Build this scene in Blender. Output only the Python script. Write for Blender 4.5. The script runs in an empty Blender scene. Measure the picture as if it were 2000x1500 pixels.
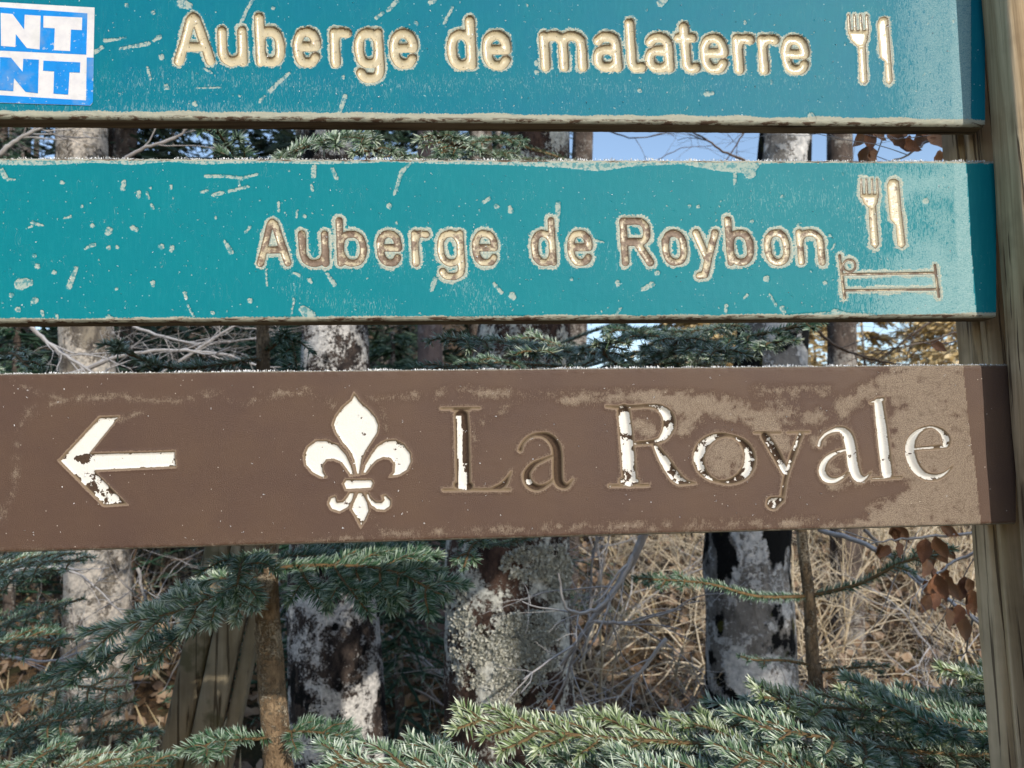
import bpy, math, random
import numpy as np
from mathutils import Vector, Matrix

random.seed(11)
RNG = np.random.default_rng(7)
S = bpy.context.scene
C = S.collection
R = math.radians

# ------------------------------------------------------------------ camera, sky, sun, exposure
F = 1650.0                      # focal length in photo pixels (photo 2000 x 1500)
CAM = np.array([0.0, 0.0, 1.5])
PITCH, ROLL = R(6.3), R(2.0)
cam_d = bpy.data.cameras.new('camera')
cam = bpy.data.objects.new('camera', cam_d); C.objects.link(cam)
cam_d.sensor_width = 36.0
cam_d.lens = 36.0 * F / 2000.0
cam_d.clip_start = 0.02; cam_d.clip_end = 600
M = Matrix.Rotation(math.pi/2 + PITCH, 4, 'X') @ Matrix.Rotation(-ROLL, 4, 'Z')
cam.matrix_world = Matrix.Translation(Vector(CAM)) @ M
S.camera = cam
cam_d.dof.use_dof = True
cam_d.dof.focus_distance = 0.82
cam_d.dof.aperture_fstop = (cam_d.lens / 1000) / 0.0023
M3 = np.array(M.to_3x3())

SUN_AZ, SUN_EL = R(31), R(24)   # azimuth from -Y towards +X
w = bpy.data.worlds.new('World'); S.world = w; w.use_nodes = True
nt = w.node_tree
sky = nt.nodes.new('ShaderNodeTexSky'); sky.sky_type = 'NISHITA'; sky.sun_disc = False
sky.sun_elevation = SUN_EL; sky.sun_rotation = math.pi - SUN_AZ
sky.altitude = 1000; sky.air_density = 1.0; sky.dust_density = 0.9; sky.ozone_density = 0.35
nt.nodes['Background'].inputs['Strength'].default_value = 0.15
nt.links.new(sky.outputs[0], nt.nodes['Background'].inputs['Color'])
sl = bpy.data.lights.new('sun', 'SUN'); sl.energy = 2.65; sl.angle = R(0.5); sl.color = (1.0, 0.93, 0.82)
sun = bpy.data.objects.new('sun', sl); C.objects.link(sun)
sdir = Vector((math.sin(SUN_AZ)*math.cos(SUN_EL), -math.cos(SUN_AZ)*math.cos(SUN_EL), math.sin(SUN_EL)))
sun.rotation_euler = sdir.to_track_quat('Z', 'Y').to_euler()
S.view_settings.view_transform = 'Standard'
try: S.view_settings.look = 'None'
except Exception: pass
S.view_settings.use_curve_mapping = False
S.view_settings.gamma = 1.0
S.view_settings.exposure = 0.55
S.cycles.max_bounces = 5; S.cycles.diffuse_bounces = 3; S.cycles.glossy_bounces = 2; S.cycles.caustics_reflective = False

# ------------------------------------------------------------------ projection helpers
def rays(px, py):
    px = np.asarray(px, float); py = np.asarray(py, float)
    d = np.stack([(px-1000)/F, -(py-750)/F, -np.ones_like(px)], -1)
    return d @ M3.T
def at(px, py, Y):
    """world point on the ray of a photo pixel, at distance Y in front of the camera"""
    d = rays(px, py)
    return CAM + d * (Y / d[..., 1:2])
def atp(px, py, Y):
    return at(np.array([px], float), np.array([py], float), Y)[0]
YAW = R(3.0)
BN = np.array([math.sin(YAW), -math.cos(YAW), 0.0])       # board normal, towards the camera
BP = np.array([0.0, 0.80, 0.0])
def onboard(px, py, off=0.0):
    d = rays(px, py)
    t = ((BP + BN*off - CAM) @ BN) / (d @ BN)
    return CAM + d * t[..., None]
PXM = 0.8 / F                    # metres per photo pixel on the boards

# ------------------------------------------------------------------ object helpers
def mesh_arrays(name, verts, polys, attrs=None, smooth=True, uvcol=None):
    """polys: list of (n,k) int arrays"""
    me = bpy.data.meshes.new(name)
    verts = np.asarray(verts, np.float32)
    polys = [np.asarray(p, np.int32) for p in polys if len(p)]
    nl = sum(p.size for p in polys); npo = sum(len(p) for p in polys)
    me.vertices.add(len(verts)); me.vertices.foreach_set('co', verts.ravel())
    me.loops.add(nl); me.loops.foreach_set('vertex_index', np.concatenate([p.ravel() for p in polys]))
    me.polygons.add(npo)
    tot = np.concatenate([np.full(len(p), p.shape[1], np.int32) for p in polys])
    st = np.concatenate([[0], np.cumsum(tot)[:-1]]).astype(np.int32)
    me.polygons.foreach_set('loop_start', st)
    me.polygons.foreach_set('use_smooth', np.full(npo, smooth))
    me.update(calc_edges=True)
    for k, v in (attrs or {}).items():
        v = np.asarray(v, np.float32)
        if v.ndim == 1:
            a = me.attributes.new(k, 'FLOAT', 'POINT'); a.data.foreach_set('value', v)
        else:
            a = me.attributes.new(k, 'FLOAT_VECTOR', 'POINT'); a.data.foreach_set('vector', v.ravel())
    return me
def link(name, me, mat=None, parent=None, kind=None):
    o = bpy.data.objects.new(name, me); C.objects.link(o)
    if mat is not None and len(me.materials) == 0: me.materials.append(mat)
    if parent is not None:
        o.parent = parent
        o.matrix_parent_inverse = Matrix.Translation(-Vector(parent.location))
    if kind: o['kind'] = kind
    return o
def tag(o, label, cat, group=None):
    o['label'] = label; o['category'] = cat
    if group: o['group'] = group
    return o
def thing(name, label, cat, loc=(0, 0, 0), group=None):
    o = bpy.data.objects.new(name, None); C.objects.link(o); o.location = Vector([float(q) for q in loc])
    o.empty_display_size = 0.05
    return tag(o, label, cat, group)

class Buf:
    """collects tubes, blades and boxes into one mesh"""
    def __init__(s): s.v = []; s.p = {3: [], 4: []}; s.n = 0; s.a = {}
    def add(s, v, f, **at):
        v = np.asarray(v, float); f = np.asarray(f, int)
        s.v.append(v); s.p[f.shape[1]].append(f + s.n)
        for k in at: s.a.setdefault(k, []).append((s.n, np.broadcast_to(np.asarray(at[k], float), (len(v),))))
        s.n += len(v)
    def build(s, name, mat, parent=None, kind=None, smooth=True):
        if not s.n: return None
        attrs = {}
        for k, l in s.a.items():
            arr = np.zeros(s.n)
            for i, v in l: arr[i:i+len(v)] = v
            attrs[k] = arr
        me = mesh_arrays(name, np.concatenate(s.v), [np.concatenate(x) for x in s.p.values() if x], attrs, smooth)
        return link(name, me, mat, parent, kind)

def norm(v):
    v = np.asarray(v, float); return v / (np.linalg.norm(v, axis=-1, keepdims=True) + 1e-12)
def tube(buf, pts, rad, sides=6, cap=True, **at_):
    pts = np.asarray(pts, float); n = len(pts)
    rad = np.broadcast_to(np.asarray(rad, float), (n,))
    tg = norm(np.gradient(pts, axis=0))
    ref = np.array([0, 0, 1.0]) if abs(tg[0, 2]) < 0.9 else np.array([1.0, 0, 0])
    u = norm(np.cross(tg, ref)); v = np.cross(tg, u)
    a = np.linspace(0, 2*np.pi, sides, endpoint=False)
    ring = pts[:, None] + rad[:, None, None]*(np.cos(a)[None, :, None]*u[:, None] + np.sin(a)[None, :, None]*v[:, None])
    i = np.arange(n-1)[:, None]*sides; j = np.arange(sides)[None]; k = (j+1) % sides
    f = np.stack([i+j, i+k, i+sides+k, i+sides+j], -1).reshape(-1, 4)
    buf.add(ring.reshape(-1, 3), f, **at_)
def smooth_path(P, n=12):
    """Catmull-Rom through P"""
    P = np.asarray(P, float)
    Q = np.vstack([2*P[0]-P[1], P, 2*P[-1]-P[-2]])
    out = []
    for i in range(1, len(Q)-2):
        t = np.linspace(0, 1, n, endpoint=False)[:, None]
        a, b, c, d = Q[i-1], Q[i], Q[i+1], Q[i+2]
        out.append(0.5*((2*b) + (-a+c)*t + (2*a-5*b+4*c-d)*t**2 + (-a+3*b-3*c+d)*t**3))
    out.append(P[-1:])
    return np.vstack(out)

# numpy value noise
def vnoise(x, y, seed=0):
    x = np.asarray(x, float); y = np.asarray(y, float)
    xi = np.floor(x).astype(np.int64); yi = np.floor(y).astype(np.int64)
    fx = x-xi; fy = y-yi; fx = fx*fx*(3-2*fx); fy = fy*fy*(3-2*fy)
    def h(a, b):
        n = (a*374761393 + b*668265263 + seed*1442695041) & 0x7fffffff
        n = ((n ^ (n >> 13))*1274126177) & 0x7fffffff
        return ((n ^ (n >> 16)) & 0xffff)/65535.0
    return (h(xi, yi)*(1-fx)+h(xi+1, yi)*fx)*(1-fy) + (h(xi, yi+1)*(1-fx)+h(xi+1, yi+1)*fx)*fy
def fbm(x, y, seed=0, o=4):
    s = 0; a = .5; t = 0
    for k in range(o):
        s = s + a*vnoise(x*2**k, y*2**k, seed+k*17); t += a; a *= .5
    return s/t - .5

# ------------------------------------------------------------------ shader helpers
class NT:
    def __init__(s, name, **kw):
        s.m = bpy.data.materials.new(name); s.m.use_nodes = True
        s.t = s.m.node_tree; s.b = s.t.nodes['Principled BSDF']
    def set(s, sock, v):
        if v is None: return
        if hasattr(v, 'links') or isinstance(v, bpy.types.NodeSocket): s.t.links.new(v, sock)
        else:
            if isinstance(v, (tuple, list)) and len(v) == 3 and sock.type == 'RGBA': v = (*v, 1)
            sock.default_value = v
    def math(s, op, a, b=None, c=None, clamp=False):
        n = s.t.nodes.new('ShaderNodeMath'); n.operation = op; n.use_clamp = clamp
        for i, v in enumerate((a, b, c)): s.set(n.inputs[i], v)
        return n.outputs[0]
    def add(s, a, b): return s.math('ADD', a, b)
    def sub(s, a, b): return s.math('SUBTRACT', a, b)
    def mul(s, a, b): return s.math('MULTIPLY', a, b)
    def mx(s, a, b): return s.math('MAXIMUM', a, b)
    def step(s, x, e, soft):          # 0 below e, 1 above, over 'soft'
        return s.math('MULTIPLY_ADD', s.sub(x, e), 1.0/soft, 0.5, clamp=True)
    def attr(s, name, vec=False):
        n = s.t.nodes.new('ShaderNodeAttribute'); n.attribute_name = name
        return n.outputs['Vector'] if vec else n.outputs['Fac']
    def obj(s):
        n = s.t.nodes.new('ShaderNodeTexCoord'); return n.outputs['Object']
    def mapping(s, v, scale=(1, 1, 1), rot=(0, 0, 0)):
        n = s.t.nodes.new('ShaderNodeMapping'); s.set(n.inputs['Vector'], v)
        n.inputs['Scale'].default_value = scale; n.inputs['Rotation'].default_value = rot
        return n.outputs[0]
    def noise(s, v, scale, detail=3, rough=.55, dist=0.0, col=False):
        n = s.t.nodes.new('ShaderNodeTexNoise'); s.set(n.inputs['Vector'], v)
        n.inputs['Scale'].default_value = scale; n.inputs['Detail'].default_value = detail
        n.inputs['Roughness'].default_value = rough; n.inputs['Distortion'].default_value = dist
        return n.outputs['Color' if col else 0]
    def voro(s, v, scale, feature='F1', out=0):
        n = s.t.nodes.new('ShaderNodeTexVoronoi'); n.feature = feature; s.set(n.inputs['Vector'], v)
        n.inputs['Scale'].default_value = scale
        return n.outputs[out]
    def mix(s, f, a, b):
        n = s.t.nodes.new('ShaderNodeMix'); n.data_type = 'RGBA'; n.clamp_factor = True
        s.set(n.inputs[0], f); s.set(n.inputs[6], a); s.set(n.inputs[7], b)
        return n.outputs[2]
    def mixf(s, f, a, b):
        n = s.t.nodes.new('ShaderNodeMix'); n.data_type = 'FLOAT'
        s.set(n.inputs[0], f); s.set(n.inputs[2], a); s.set(n.inputs[3], b)
        return n.outputs[0]
    def bump(s, h, strength=.5, dist=.001):
        n = s.t.nodes.new('ShaderNodeBump'); s.set(n.inputs['Height'], h)
        n.inputs['Strength'].default_value = strength; n.inputs['Distance'].default_value = dist
        return n.outputs[0]
    def out(s, col, rough=.6, bump=None, spec=None):
        s.set(s.b.inputs['Base Color'], col); s.set(s.b.inputs['Roughness'], rough)
        if bump is not None: s.set(s.b.inputs['Normal'], bump)
        if spec is not None: s.set(s.b.inputs['Specular IOR Level'], spec)
        return s.m

def mat_sign_teal(name, teal, teal2, frostcol, wearadd=0.0, halow=4.6):
    n = NT(name); P = n.attr('pq', True)
    ls, cs, fr, ed, gw, ew = (n.attr(k) for k in ('ls', 'cs', 'fr', 'ed', 'gw', 'ew'))
    big = n.noise(P, 1.1, 3)
    col = n.mix(n.step(big, .5, .5), teal, teal2)
    streak = n.noise(n.mapping(P, (9, 1.2, 1)), 2.0, 4, .6)
    col = n.mix(n.mul(n.step(streak, .62, .25), .14), col, (.03, .30, .35))
    fine = n.noise(P, 45, 2)
    # feathery frost: fine needles in two directions, with clear veins between the plumes
    f1 = n.noise(n.mapping(P, (13, 3.4, 1), (0, 0, .25)), 1.7, 4, .7, 1.8)
    f2 = n.noise(n.mapping(P, (13, 3.4, 1), (0, 0, -1.0)), 1.7, 4, .7, 1.6)
    ff = n.mixf(n.step(n.noise(P, 2.6, 2), .5, .06), f1, f2)
    ff = n.math('MULTIPLY_ADD', n.sub(ff, .5), 3.2, 0)
    fm = n.mul(n.step(n.add(fr, ff), .5, .30), n.step(fr, .05, .08))
    vein = n.step(n.math('ABSOLUTE', n.sub(n.noise(n.mapping(P, (3.2, 8, 1), (0, 0, .2)), 2.2, 3, .6, 2.2), .5)), .022, .03)
    fm = n.mul(fm, n.mixf(vein, .35, 1.0))
    fc = n.mix(n.step(n.noise(P, 38, 3, .7), .5, .3), frostcol, n.mix(.35, frostcol, (.62, .70, .70)))
    col = n.mix(n.mul(fm, n.mixf(n.step(fr, .8, .8), .45, .85)), col, fc)
    # tiny dots of frost and flaked paint
    vd = n.voro(P, 9.0); vc = n.voro(P, 9.0, out=1)
    dot = n.mul(n.step(n.mul(vd, -1), -.10, .05), n.step(vc, .66, .05))
    col = n.mix(n.mul(dot, .55), col, (.45, .62, .62))
    wob = n.mul(n.sub(n.noise(P, 22, 3, .6), .5), 9)
    wobf = n.mul(n.sub(n.noise(P, 60, 2, .6), .5), 4)
    chipc = n.mix(n.noise(P, 25, 3), (.27, .38, .37), (.56, .55, .44))
    chip = n.step(n.add(cs, n.add(n.add(n.mul(wob, .8), n.mul(wobf, .7)), -.6)), 0, 1.2)
    hole = n.step(n.noise(P, 11, 4, .65), .475, .08)
    chip = n.mul(chip, n.mixf(hole, .25, 1.0))
    col = n.mix(n.mul(chip, .82), col, chipc)
    scr = n.mul(n.step(n.mul(n.math('ABSOLUTE', n.sub(n.noise(n.mapping(P, (1, .35, 1), (0, 0, .5)), 6, 2, .5, .8), .5)), -1), -.0016, .0016), n.step(n.noise(P, 1.7, 2), .55, .05))
    col = n.mix(n.mul(scr, .35), col, (.34, .46, .44))
    # worn rims of the board
    rim = n.step(n.sub(n.add(ew, wob), ed), 0, 1.6)
    rimc = n.mix(n.noise(n.mapping(P, (1, 4, 1)), 6, 4, .7), (.22, .26, .23), (.52, .48, .37))
    dk = n.step(n.noise(n.mapping(P, (1, 5, 1)), 2.2, 5, .75), .53, .06)
    rimc = n.mix(n.mul(dk, n.step(n.mul(ed, -1), -7, 4)), rimc, (.10, .065, .045))
    col = n.mix(rim, col, rimc)
    # halo of lost paint round each groove
    halo = n.step(n.add(n.add(ls, n.add(n.mul(wob, 1.3), wobf)), n.add(halow-.8, n.mul(n.sub(n.noise(P, 2.7, 3), .5), 16))), 0, 1.2)
    col = n.mix(n.mul(halo, .92), col, n.mix(n.step(n.noise(P, 30, 3), .5, .3), (.26, .34, .32), (.56, .54, .42)))
    lip = n.mul(n.step(n.add(ls, n.mul(wobf, .6)), -.4, .8), n.step(n.mul(n.add(ls, wobf), -1), -2.2, 1.5))
    groove = n.step(ls, .2, .8)
    cream = n.mix(n.noise(P, 14, 3), (.60, .52, .36), (.50, .42, .27))
    wearn = n.noise(n.mapping(P, (1, 1, 1)), 4.5, 5, .7)
    wear = n.step(n.add(n.add(gw, wearadd), n.mul(n.sub(wearn, .5), 2.6)), .72, .25)
    wearc = n.mix(n.noise(P, 20, 2), (.07, .045, .03), (.32, .225, .16))
    gcol = n.mix(wear, cream, wearc)
    crack = n.step(n.noise(P, 13, 4, .7), .64, .03)
    gcol = n.mix(n.mul(crack, .8), gcol, (.05, .03, .02))
    gcol = n.mix(n.mul(lip, .8), gcol, (.09, .055, .03))
    col = n.mix(groove, col, gcol)
    rough = n.mixf(n.mx(n.mx(fm, chip), rim), .52, .8)
    rough = n.mixf(groove, rough, n.mixf(wear, .22, .6))
    hgt = n.add(n.mul(n.step(cs, 0, .9), -.5), n.add(n.mul(f1, n.math('MINIMUM', n.mul(fr, .8), .6)), n.mul(fine, .25)))
    hgt = n.add(hgt, n.mul(n.mul(groove, wearn), 1.2))
    return n.out(col, rough, n.bump(hgt, .8, .0006), n.mixf(groove, .16, .5))

def mat_sign_brown():
    n = NT('brown_sign_paint'); P = n.attr('pq', True)
    ls, fr, ed, gw, cs = (n.attr(k) for k in ('ls', 'fr', 'ed', 'gw', 'cs'))
    big = n.noise(P, .7, 3)
    col = n.mix(n.step(big, .5, .4), (.076, .043, .032), (.096, .056, .036))
    grain = n.step(n.noise(P, 52, 3, .7), .5, .34)
    col = n.mix(n.mul(grain, .22), col, (.22, .14, .10))
    g1 = n.noise(n.mapping(P, (3, 1.0, 1), (0, 0, .5)), 6, 5, .75, 2.4)
    g2 = n.noise(n.mapping(P, (3, 1.0, 1), (0, 0, -.7)), 6, 5, .75, 2.2)
    gg = n.mixf(n.step(n.noise(P, 3, 2), .5, .1), g1, g2)
    gg = n.add(n.mul(gg, .6), n.mul(n.noise(P, 34, 4, .7), .4))
    fm = n.mul(n.step(n.add(fr, n.mul(n.sub(gg, .5), 3.6)), .5, .25), n.step(fr, .04, .08))
    fc = n.mix(grain, (.19, .135, .10), (.46, .37, .275))
    spark = n.step(n.noise(P, 120, 1), .70, .05)
    fc = n.mix(n.mul(spark, .4), fc, (.75, .65, .5))
    fvein = n.step(n.math('ABSOLUTE', n.sub(n.noise(P, 5.5, 4, .62, 1.5), .5)), .014, .02)
    fm = n.mul(fm, n.mixf(fvein, .45, 1.0))
    col = n.mix(n.mul(fm, n.mixf(n.step(fr, .7, .6), .38, .82)), col, fc)
    vd = n.voro(P, 7.0); vc = n.voro(P, 7.0, out=1)
    dot = n.mul(n.step(n.mul(vd, -1), -.055, .04), n.step(vc, .62, .05))
    col = n.mix(n.mul(dot, .8), col, (.8, .72, .62))
    wob = n.mul(n.sub(n.noise(P, 28, 3, .6), .5), 6)
    rim = n.step(n.sub(n.add(3.2, wob), ed), 0, 1.2)
    col = n.mix(n.mul(rim, .8), col, n.mix(n.noise(n.mapping(P, (1, 5, 1)), 5, 4), (.10, .10, .08), (.42, .36, .28)))
    halo = n.step(n.add(n.add(ls, wob), 2.2), 0, 1.2)
    col = n.mix(n.mul(halo, .6), col, (.33, .24, .17))
    groove = n.step(ls, .1, .8)
    wn = n.noise(P, 4.2, 4, .66)
    white = n.step(n.add(n.add(n.mul(gw, 1.15), n.mul(n.sub(wn, .5), 2.4)), n.math('MINIMUM', n.mul(ls, .05), .3)), .82, .04)
    white = n.mul(white, n.step(n.add(ls, n.mul(wob, .3)), 2.6, 1.2))
    bare = n.mix(n.noise(P, 26, 3), (.018, .010, .007), (.11, .068, .042))
    bare = n.mix(n.mul(n.step(n.mul(ls, -1), -3.0, 2), .7), bare, (.26, .19, .12))
    gcol = n.mix(white, bare, n.mix(n.noise(P, 30, 2), (.70, .67, .62), (.80, .77, .72)))
    col = n.mix(groove, col, gcol)
    rough = n.mixf(n.mx(fm, 0), .42, .65)
    rough = n.mixf(groove, rough, n.mixf(white, .75, .4))
    h = n.add(n.mul(grain, n.add(.35, n.math('MINIMUM', n.mul(fr, .9), .9))), n.mul(n.mul(wn, groove), 1.2))
    return n.out(col, rough, n.bump(h, .7, .0006), .22)

def mat_wood(name, a, b, dark, axis=2, s=1.0, moss=None):
    n = NT(name); P = n.obj()
    sc = [60*s, 60*s, 60*s]; sc[axis] = 2.2*s
    g = n.noise(n.mapping(P, tuple(sc)), 1.0, 5, .65, .6)
    sc2 = [170*s, 170*s, 170*s]; sc2[axis] = 4*s
    g2 = n.noise(n.mapping(P, tuple(sc2)), 1.0, 3, .6, .3)
    col = n.mix(n.step(g, .5, .24), a, b)
    crk = n.step(n.add(g2, n.mul(n.noise(n.mapping(P, tuple(x*.4 for x in sc)), 1, 2), .25)), .765, .05)
    col = n.mix(n.mul(crk, .85), col, dark)
    col = n.mix(n.mul(n.step(n.noise(P, 9*s, 4, .65), .56, .2), .45), col, dark)
    if moss: col = n.mix(n.mul(n.step(n.noise(P, 22*s, 4), .58, .08), .7), col, moss)
    return n.out(col, .85, n.bump(n.add(g, n.mul(crk, -1.2)), .8, .002), .2)

def mat_bark(name, base, dark, lich, lich2, amount=.5, scale=1.0, moss=None, mossamt=.6):
    n = NT(name); P = n.obj()
    br = n.noise(n.mapping(P, (1, 1, .6)), 18*scale, 6, .72, .3)
    col = n.mix(n.step(br, .5, .25), dark, base)
    L = n.add(n.mul(n.noise(P, 5*scale, 3, .6, .6), .75), n.mul(n.noise(P, 26*scale, 5, .72), .45))
    fineL = n.noise(P, 95*scale, 3, .7)
    lm = n.step(n.add(L, n.mul(n.sub(fineL, .5), .4)), 1.08-amount, .06)
    lc = n.mix(n.step(n.noise(P, 60*scale, 4, .7), .5, .3), tuple(q*.6 for q in lich), lich2)
    col = n.mix(n.mul(n.step(n.noise(n.mapping(P, (1, 1, .35)), 45*scale, 4, .7), .56, .1), .6), col, tuple(q*.6 for q in dark))
    col = n.mix(lm, col, lc)
    if moss:
        mm = n.step(n.add(n.noise(n.mapping(P, (1, 1, .7)), 6*scale, 3, .55, .3), n.mul(n.sub(fineL, .5), .1)), mossamt, .02)
        mc = n.mix(n.step(n.noise(P, 14*scale, 3), .62, .06), (.006, .006, .006), moss)
        col = n.mix(mm, col, mc)
    h = n.add(br, n.add(n.mul(lm, .5), n.mul(fineL, .35)))
    return n.out(col, .9, n.bump(h, 1.0, .006), .15)

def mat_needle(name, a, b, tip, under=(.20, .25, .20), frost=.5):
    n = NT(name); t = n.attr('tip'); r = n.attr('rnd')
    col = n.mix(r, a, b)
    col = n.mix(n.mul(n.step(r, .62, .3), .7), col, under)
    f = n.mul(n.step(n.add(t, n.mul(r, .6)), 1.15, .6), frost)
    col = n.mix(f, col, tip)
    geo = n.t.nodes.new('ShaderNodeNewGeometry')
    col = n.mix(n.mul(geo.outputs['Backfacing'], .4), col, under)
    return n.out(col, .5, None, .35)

def mat_plain(name, a, b, scale=30, rough=.8, bump=.3, bd=.002):
    n = NT(name); P = n.obj()
    g = n.noise(P, scale, 4, .65)
    return n.out(n.mix(n.step(g, .5, .4), a, b), rough, n.bump(g, bump, bd), .25)

# ------------------------------------------------------------------ distance fields in photo pixels
class Field:
    def __init__(s, X, Y): s.X = X; s.Y = Y
    def win(s, x0, y0, x1, y1, m):
        # grid is monotone: rows = t, cols = x
        c = np.where((s.X[0] >= x0-m) & (s.X[0] <= x1+m))[0]
        if len(c) == 0: return None
        sub = s.Y[:, c]
        rr = np.where((sub.max(1) >= y0-m) & (sub.min(1) <= y1+m))[0]
        if len(rr) == 0: return None
        return slice(rr[0], rr[-1]+1), slice(c[0], c[-1]+1)
    def stroke(s, out, pts, m=30, op=np.maximum):
        """tapered capsules; value = r - distance"""
        for (x0, y0, r0), (x1, y1, r1) in zip(pts[:-1], pts[1:]):
            w_ = s.win(min(x0, x1)-max(r0, r1), min(y0, y1)-max(r0, r1), max(x0, x1)+max(r0, r1), max(y0, y1)+max(r0, r1), m)
            if w_ is None: continue
            X = s.X[w_]; Y = s.Y[w_]
            dx, dy = x1-x0, y1-y0; L = dx*dx+dy*dy+1e-9
            t = np.clip(((X-x0)*dx+(Y-y0)*dy)/L, 0, 1)
            v = r0+(r1-r0)*t - np.hypot(X-x0-t*dx, Y-y0-t*dy)
            out[w_] = op(out[w_], v)
    def poly(s, out, P, m=30, op=np.maximum):
        P = np.asarray(P, float)
        w_ = s.win(P[:, 0].min(), P[:, 1].min(), P[:, 0].max(), P[:, 1].max(), m)
        if w_ is None: return
        X = s.X[w_]; Y = s.Y[w_]
        d = np.full(X.shape, 1e9); ins = np.zeros(X.shape, bool)
        for (x0, y0), (x1, y1) in zip(P, np.roll(P, -1, 0)):
            dx, dy = x1-x0, y1-y0
            t = np.clip(((X-x0)*dx+(Y-y0)*dy)/(dx*dx+dy*dy+1e-9), 0, 1)
            d = np.minimum(d, np.hypot(X-x0-t*dx, Y-y0-t*dy))
            c = ((y0 > Y) != (y1 > Y)) & (X < (x1-x0)*(Y-y0)/((y1-y0) if y1 != y0 else 1e-9)+x0)
            ins ^= c
        out[w_] = op(out[w_], np.where(ins, d, -d))

def arc(cx, cy, rx, ry, a0, a1, n=10, p=2.4):
    a = np.radians(np.linspace(a0, a1, n)); c = np.cos(a); s_ = np.sin(a)
    return [(cx+rx*np.sign(x)*abs(x)**(2/p), cy+ry*np.sign(y)*abs(y)**(2/p)) for x, y in zip(c, s_)]
# monoline router alphabet: x 0..1 over the width, y 0 baseline, 1 x-height, 1.45 ascender
GL = {
 'A': [[(0, 0), (.42, 1.34), (.5, 1.42), (.58, 1.34), (1, 0)], [(.2, .46), (.8, .46)]],
 'u': [[(0, 1)] + arc(.5, .4, .5, .4, 180, 360), [(1, 1), (1, 0)]],
 'b': [[(0, 1.45), (0, 0)], arc(.5, .5, .5, .5, 0, 360, 24)],
 'd': [[(1, 1.45), (1, 0)], arc(.5, .5, .5, .5, 0, 360, 24)],
 'e': [[(0.02, .52), (.98, .52)] + arc(.5, .5, .5, .5, 8, 325, 22)],
 'r': [[(0.06, 1), (0.06, 0)], [(0.06, .7)] + arc(.6, .62, .52, .38, 170, 78, 7) + [(1, .97)]],
 'g': [arc(.5, .5, .5, .5, 0, 360, 24), [(1, 1), (1, -.12)] + arc(.5, -.12, .5, .36, 360, 205, 9)],
 'm': [[(0, 1), (0, 0)], arc(.25, .7, .25, .3, 180, 0, 8) + [(.5, 0)], arc(.75, .7, .25, .3, 180, 0, 8) + [(1, 0)]],
 'n': [[(0, 1), (0, 0)], arc(.5, .62, .5, .38, 180, 0, 9) + [(1, 0)]],
 'a': [arc(.52, .68, .48, .32, 150, 0, 8) + [(1, 0)], arc(.48, .29, .48, .29, 55, 325, 14), [(.6, .58), (1, .58)], [(.8, .06), (1, .15)]],
 'l': [[(.25, 1.45), (.25, .3)] + arc(.65, .25, .4, .25, 190, 270, 5) + [(.95, 0.02)]],
 't': [[(.42, 1.36), (.42, .3)] + arc(.78, .25, .36, .25, 190, 270, 5) + [(1, 0.03)], [(0, 1), (.9, 1)]],
 'R': [[(0, 0), (0, 1.42), (.55, 1.42)] + arc(.55, 1.06, .4, .36, 90, -90, 9) + [(0, .70)], [(.5, .70), (1, 0)]],
 'o': [arc(.5, .5, .5, .5, 0, 360, 24)],
 'y': [[(0, 1), (.5, .12)], [(1, 1), (.45, -.1), (.3, -.42), (.0, -.46)]],
}
def glyph(ch, x0, x1, base, xh, lean, r):
    out = []
    for st in GL[ch]:
        out.append([(x0+(x1-x0)*x + lean*(-y*xh), base-y*xh, r) for x, y in st])
    return out

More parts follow.
